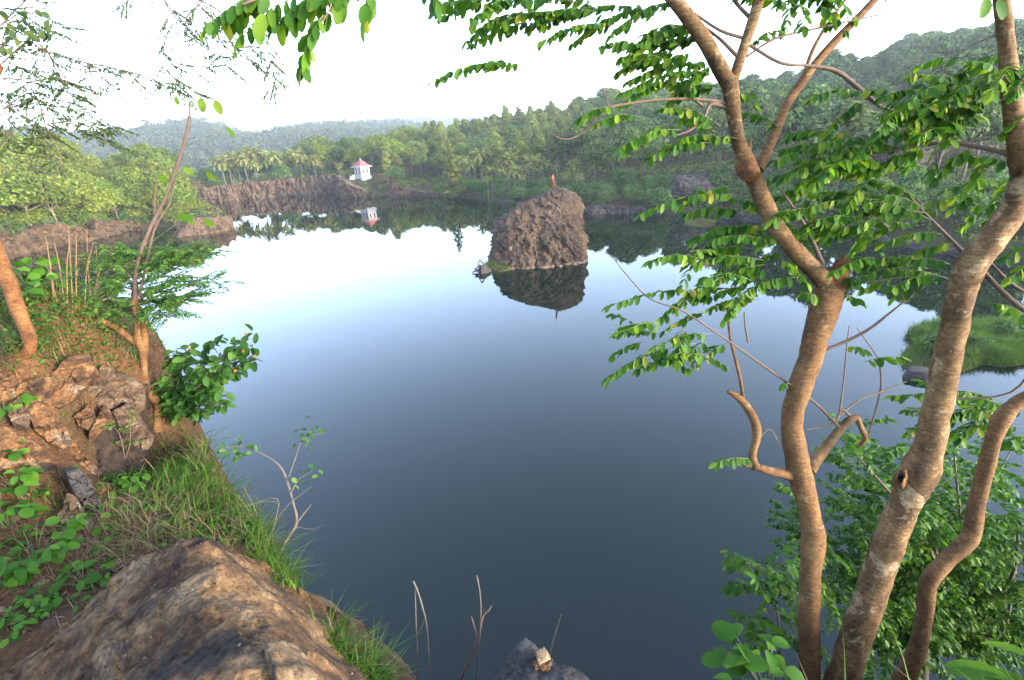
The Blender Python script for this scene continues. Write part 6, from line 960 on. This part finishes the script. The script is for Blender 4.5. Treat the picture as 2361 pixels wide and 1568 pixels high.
# ---- left: tan trunk at the frame edge, its canopy of small leaflets hangs into the picture
D3 = depth_of(hit(60, 830)) ; tf = empty('feathery_tree', hit(30, 850), 'tan barked tree at the left edge with fine leaves hanging across the top left', 'tree'); mb = MB()
px_tube(mb, [(-60, 895, D3, 26), (0, 862, D3, 30), (30, 842, D3, 24), (58, 818, D3, 26), (70, 795, D3, 26), (58, 755, D3, 28), (38, 705, D3, 30), (18, 645, D3, 30), (-8, 580, D3, 30), (-40, 500, D3, 28), (-60, 400, D3, 26), (-60, 300, D3, 22), (-40, 230, D3, 18), (0, 150, D3, 14)], 14, 5, .1, 51); mb.build('trunk', M['bark_red'], tf); tw, lf = MB(), MB(); Df = 3.4
BR = [[(0, 150), (60, 100), (110, 120), (200, 145), (280, 162), (340, 176), (400, 205)], [(5, 180), (60, 190), (90, 240), (112, 285), (118, 330), (145, 385)], [(0, 60), (60, 20), (120, -20)], [(0, 230), (40, 260), (80, 290)], [(0, 120), (40, 60), (70, 30), (125, 50)], [(10, 250), (70, 215), (140, 240), (200, 290), (260, 330)], [(60, 100), (110, 60), (130, 80)], [(110, 120), (150, 200), (190, 250), (240, 300)], [(200, 145), (235, 175), (260, 200)], [(118, 285), (170, 280), (235, 295)], [(5, 140), (60, 160), (130, 180), (190, 200)], [(60, 190), (120, 200), (170, 220)], [(5, 300), (40, 330), (90, 320)]]
BR += [[(a + rng.uniform(-25, 25) * (k > 0), b_ + rng.uniform(-30, 30) * (k > 0)) for k, (a, b_) in enumerate(q)] for q in BR for _ in range(1)]
for pts in BR: twig_leaves(lf, tw, [(a, b_, Df) for a, b_ in pts], 3.5, .062, .14, 9, .030, .03, .3, False, .12, lw=.5, droop=.25, w1=.25)
HG = [[(330, -60), (380, 5), (388, 60), (376, 120), (385, 165), (420, 200)], [(440, -60), (470, 10), (500, 60), (540, 110), (580, 140)], [(520, -60), (560, 30), (600, 90), (620, 140), (630, 205)], [(440, -40), (460, 30), (470, 70)], [(300, -60), (310, -10), (290, 5)], [(500, 60), (510, 130), (530, 160)], [(540, 110), (600, 110), (635, 160)], [(380, 0), (410, 40), (430, 60)], [(470, 0), (430, 40), (445, 65)], [(376, 120), (400, 150), (440, 165), (480, 155)], [(385, 160), (410, 190), (440, 205)]]
HG += [[(a + rng.uniform(-15, 15) * (k > 0), b_ + rng.uniform(-25, 25) * (k > 0)) for k, (a, b_) in enumerate(q)] for q in HG]
for pts in HG: twig_leaves(lf, tw, [(a, b_, Df) for a, b_ in pts], 3, .085, .14, 8, .027, .04, .7, False, .3, lw=.5, droop=.4, w1=.3)
px_tube(tw, [(-30, 150, D3, 10), (-20, 20, 3.5, 8), (120, -120, 3.4, 7), (330, -120, 3.4, 5), (530, -90, 3.4, 4)], 7, 4); px_tube(tw, [(145, 385, Df, 3), (120, 420, Df, 2.5), (90, 440, Df, 2)], 5, 3)
cluster(lf, (0, 60, 130, 330), 40, 3.3, 3.8, 55, 9, .03, 250, .9, .04, .7, False); tw.build('twigs', M['twig_red'], tf); lf.build('foliage', [M['leaf_grey'], M['twig']], tf)
cb = MB()
for _ in range(34): p = at_d(rng.uniform(0, 110), rng.uniform(20, 110), 3.0); leaves(cb, p, rng.normal(size=3) - UP * .5, rng.normal(size=3) + UP, .055, .04)
cb.build('vine_leaves', M['leaf_grey'], tf)
# seedling on the grey slab
r = empty('seedling', hit(285, 1075), 'slender feathery seedling growing in front of the grey slab', 'plant'); mb, lf = MB(), MB(); Ds = depth_of(hit(285, 1075)) - .08
for pts in ([(290, 1085), (285, 1040), (275, 1000), (262, 985)], [(290, 1085), (270, 1050), (262, 1030)], [(288, 1060), (300, 1020), (300, 975)]): twig_leaves(lf, mb, [(a, b_, Ds) for a, b_ in pts], 3, .05, .09, 7, .022, .05, .3, False, .3)
mb.build('stem', M['twig_red'], r); lf.build('foliage', [M['leaf_feather'], M['stem']], r)
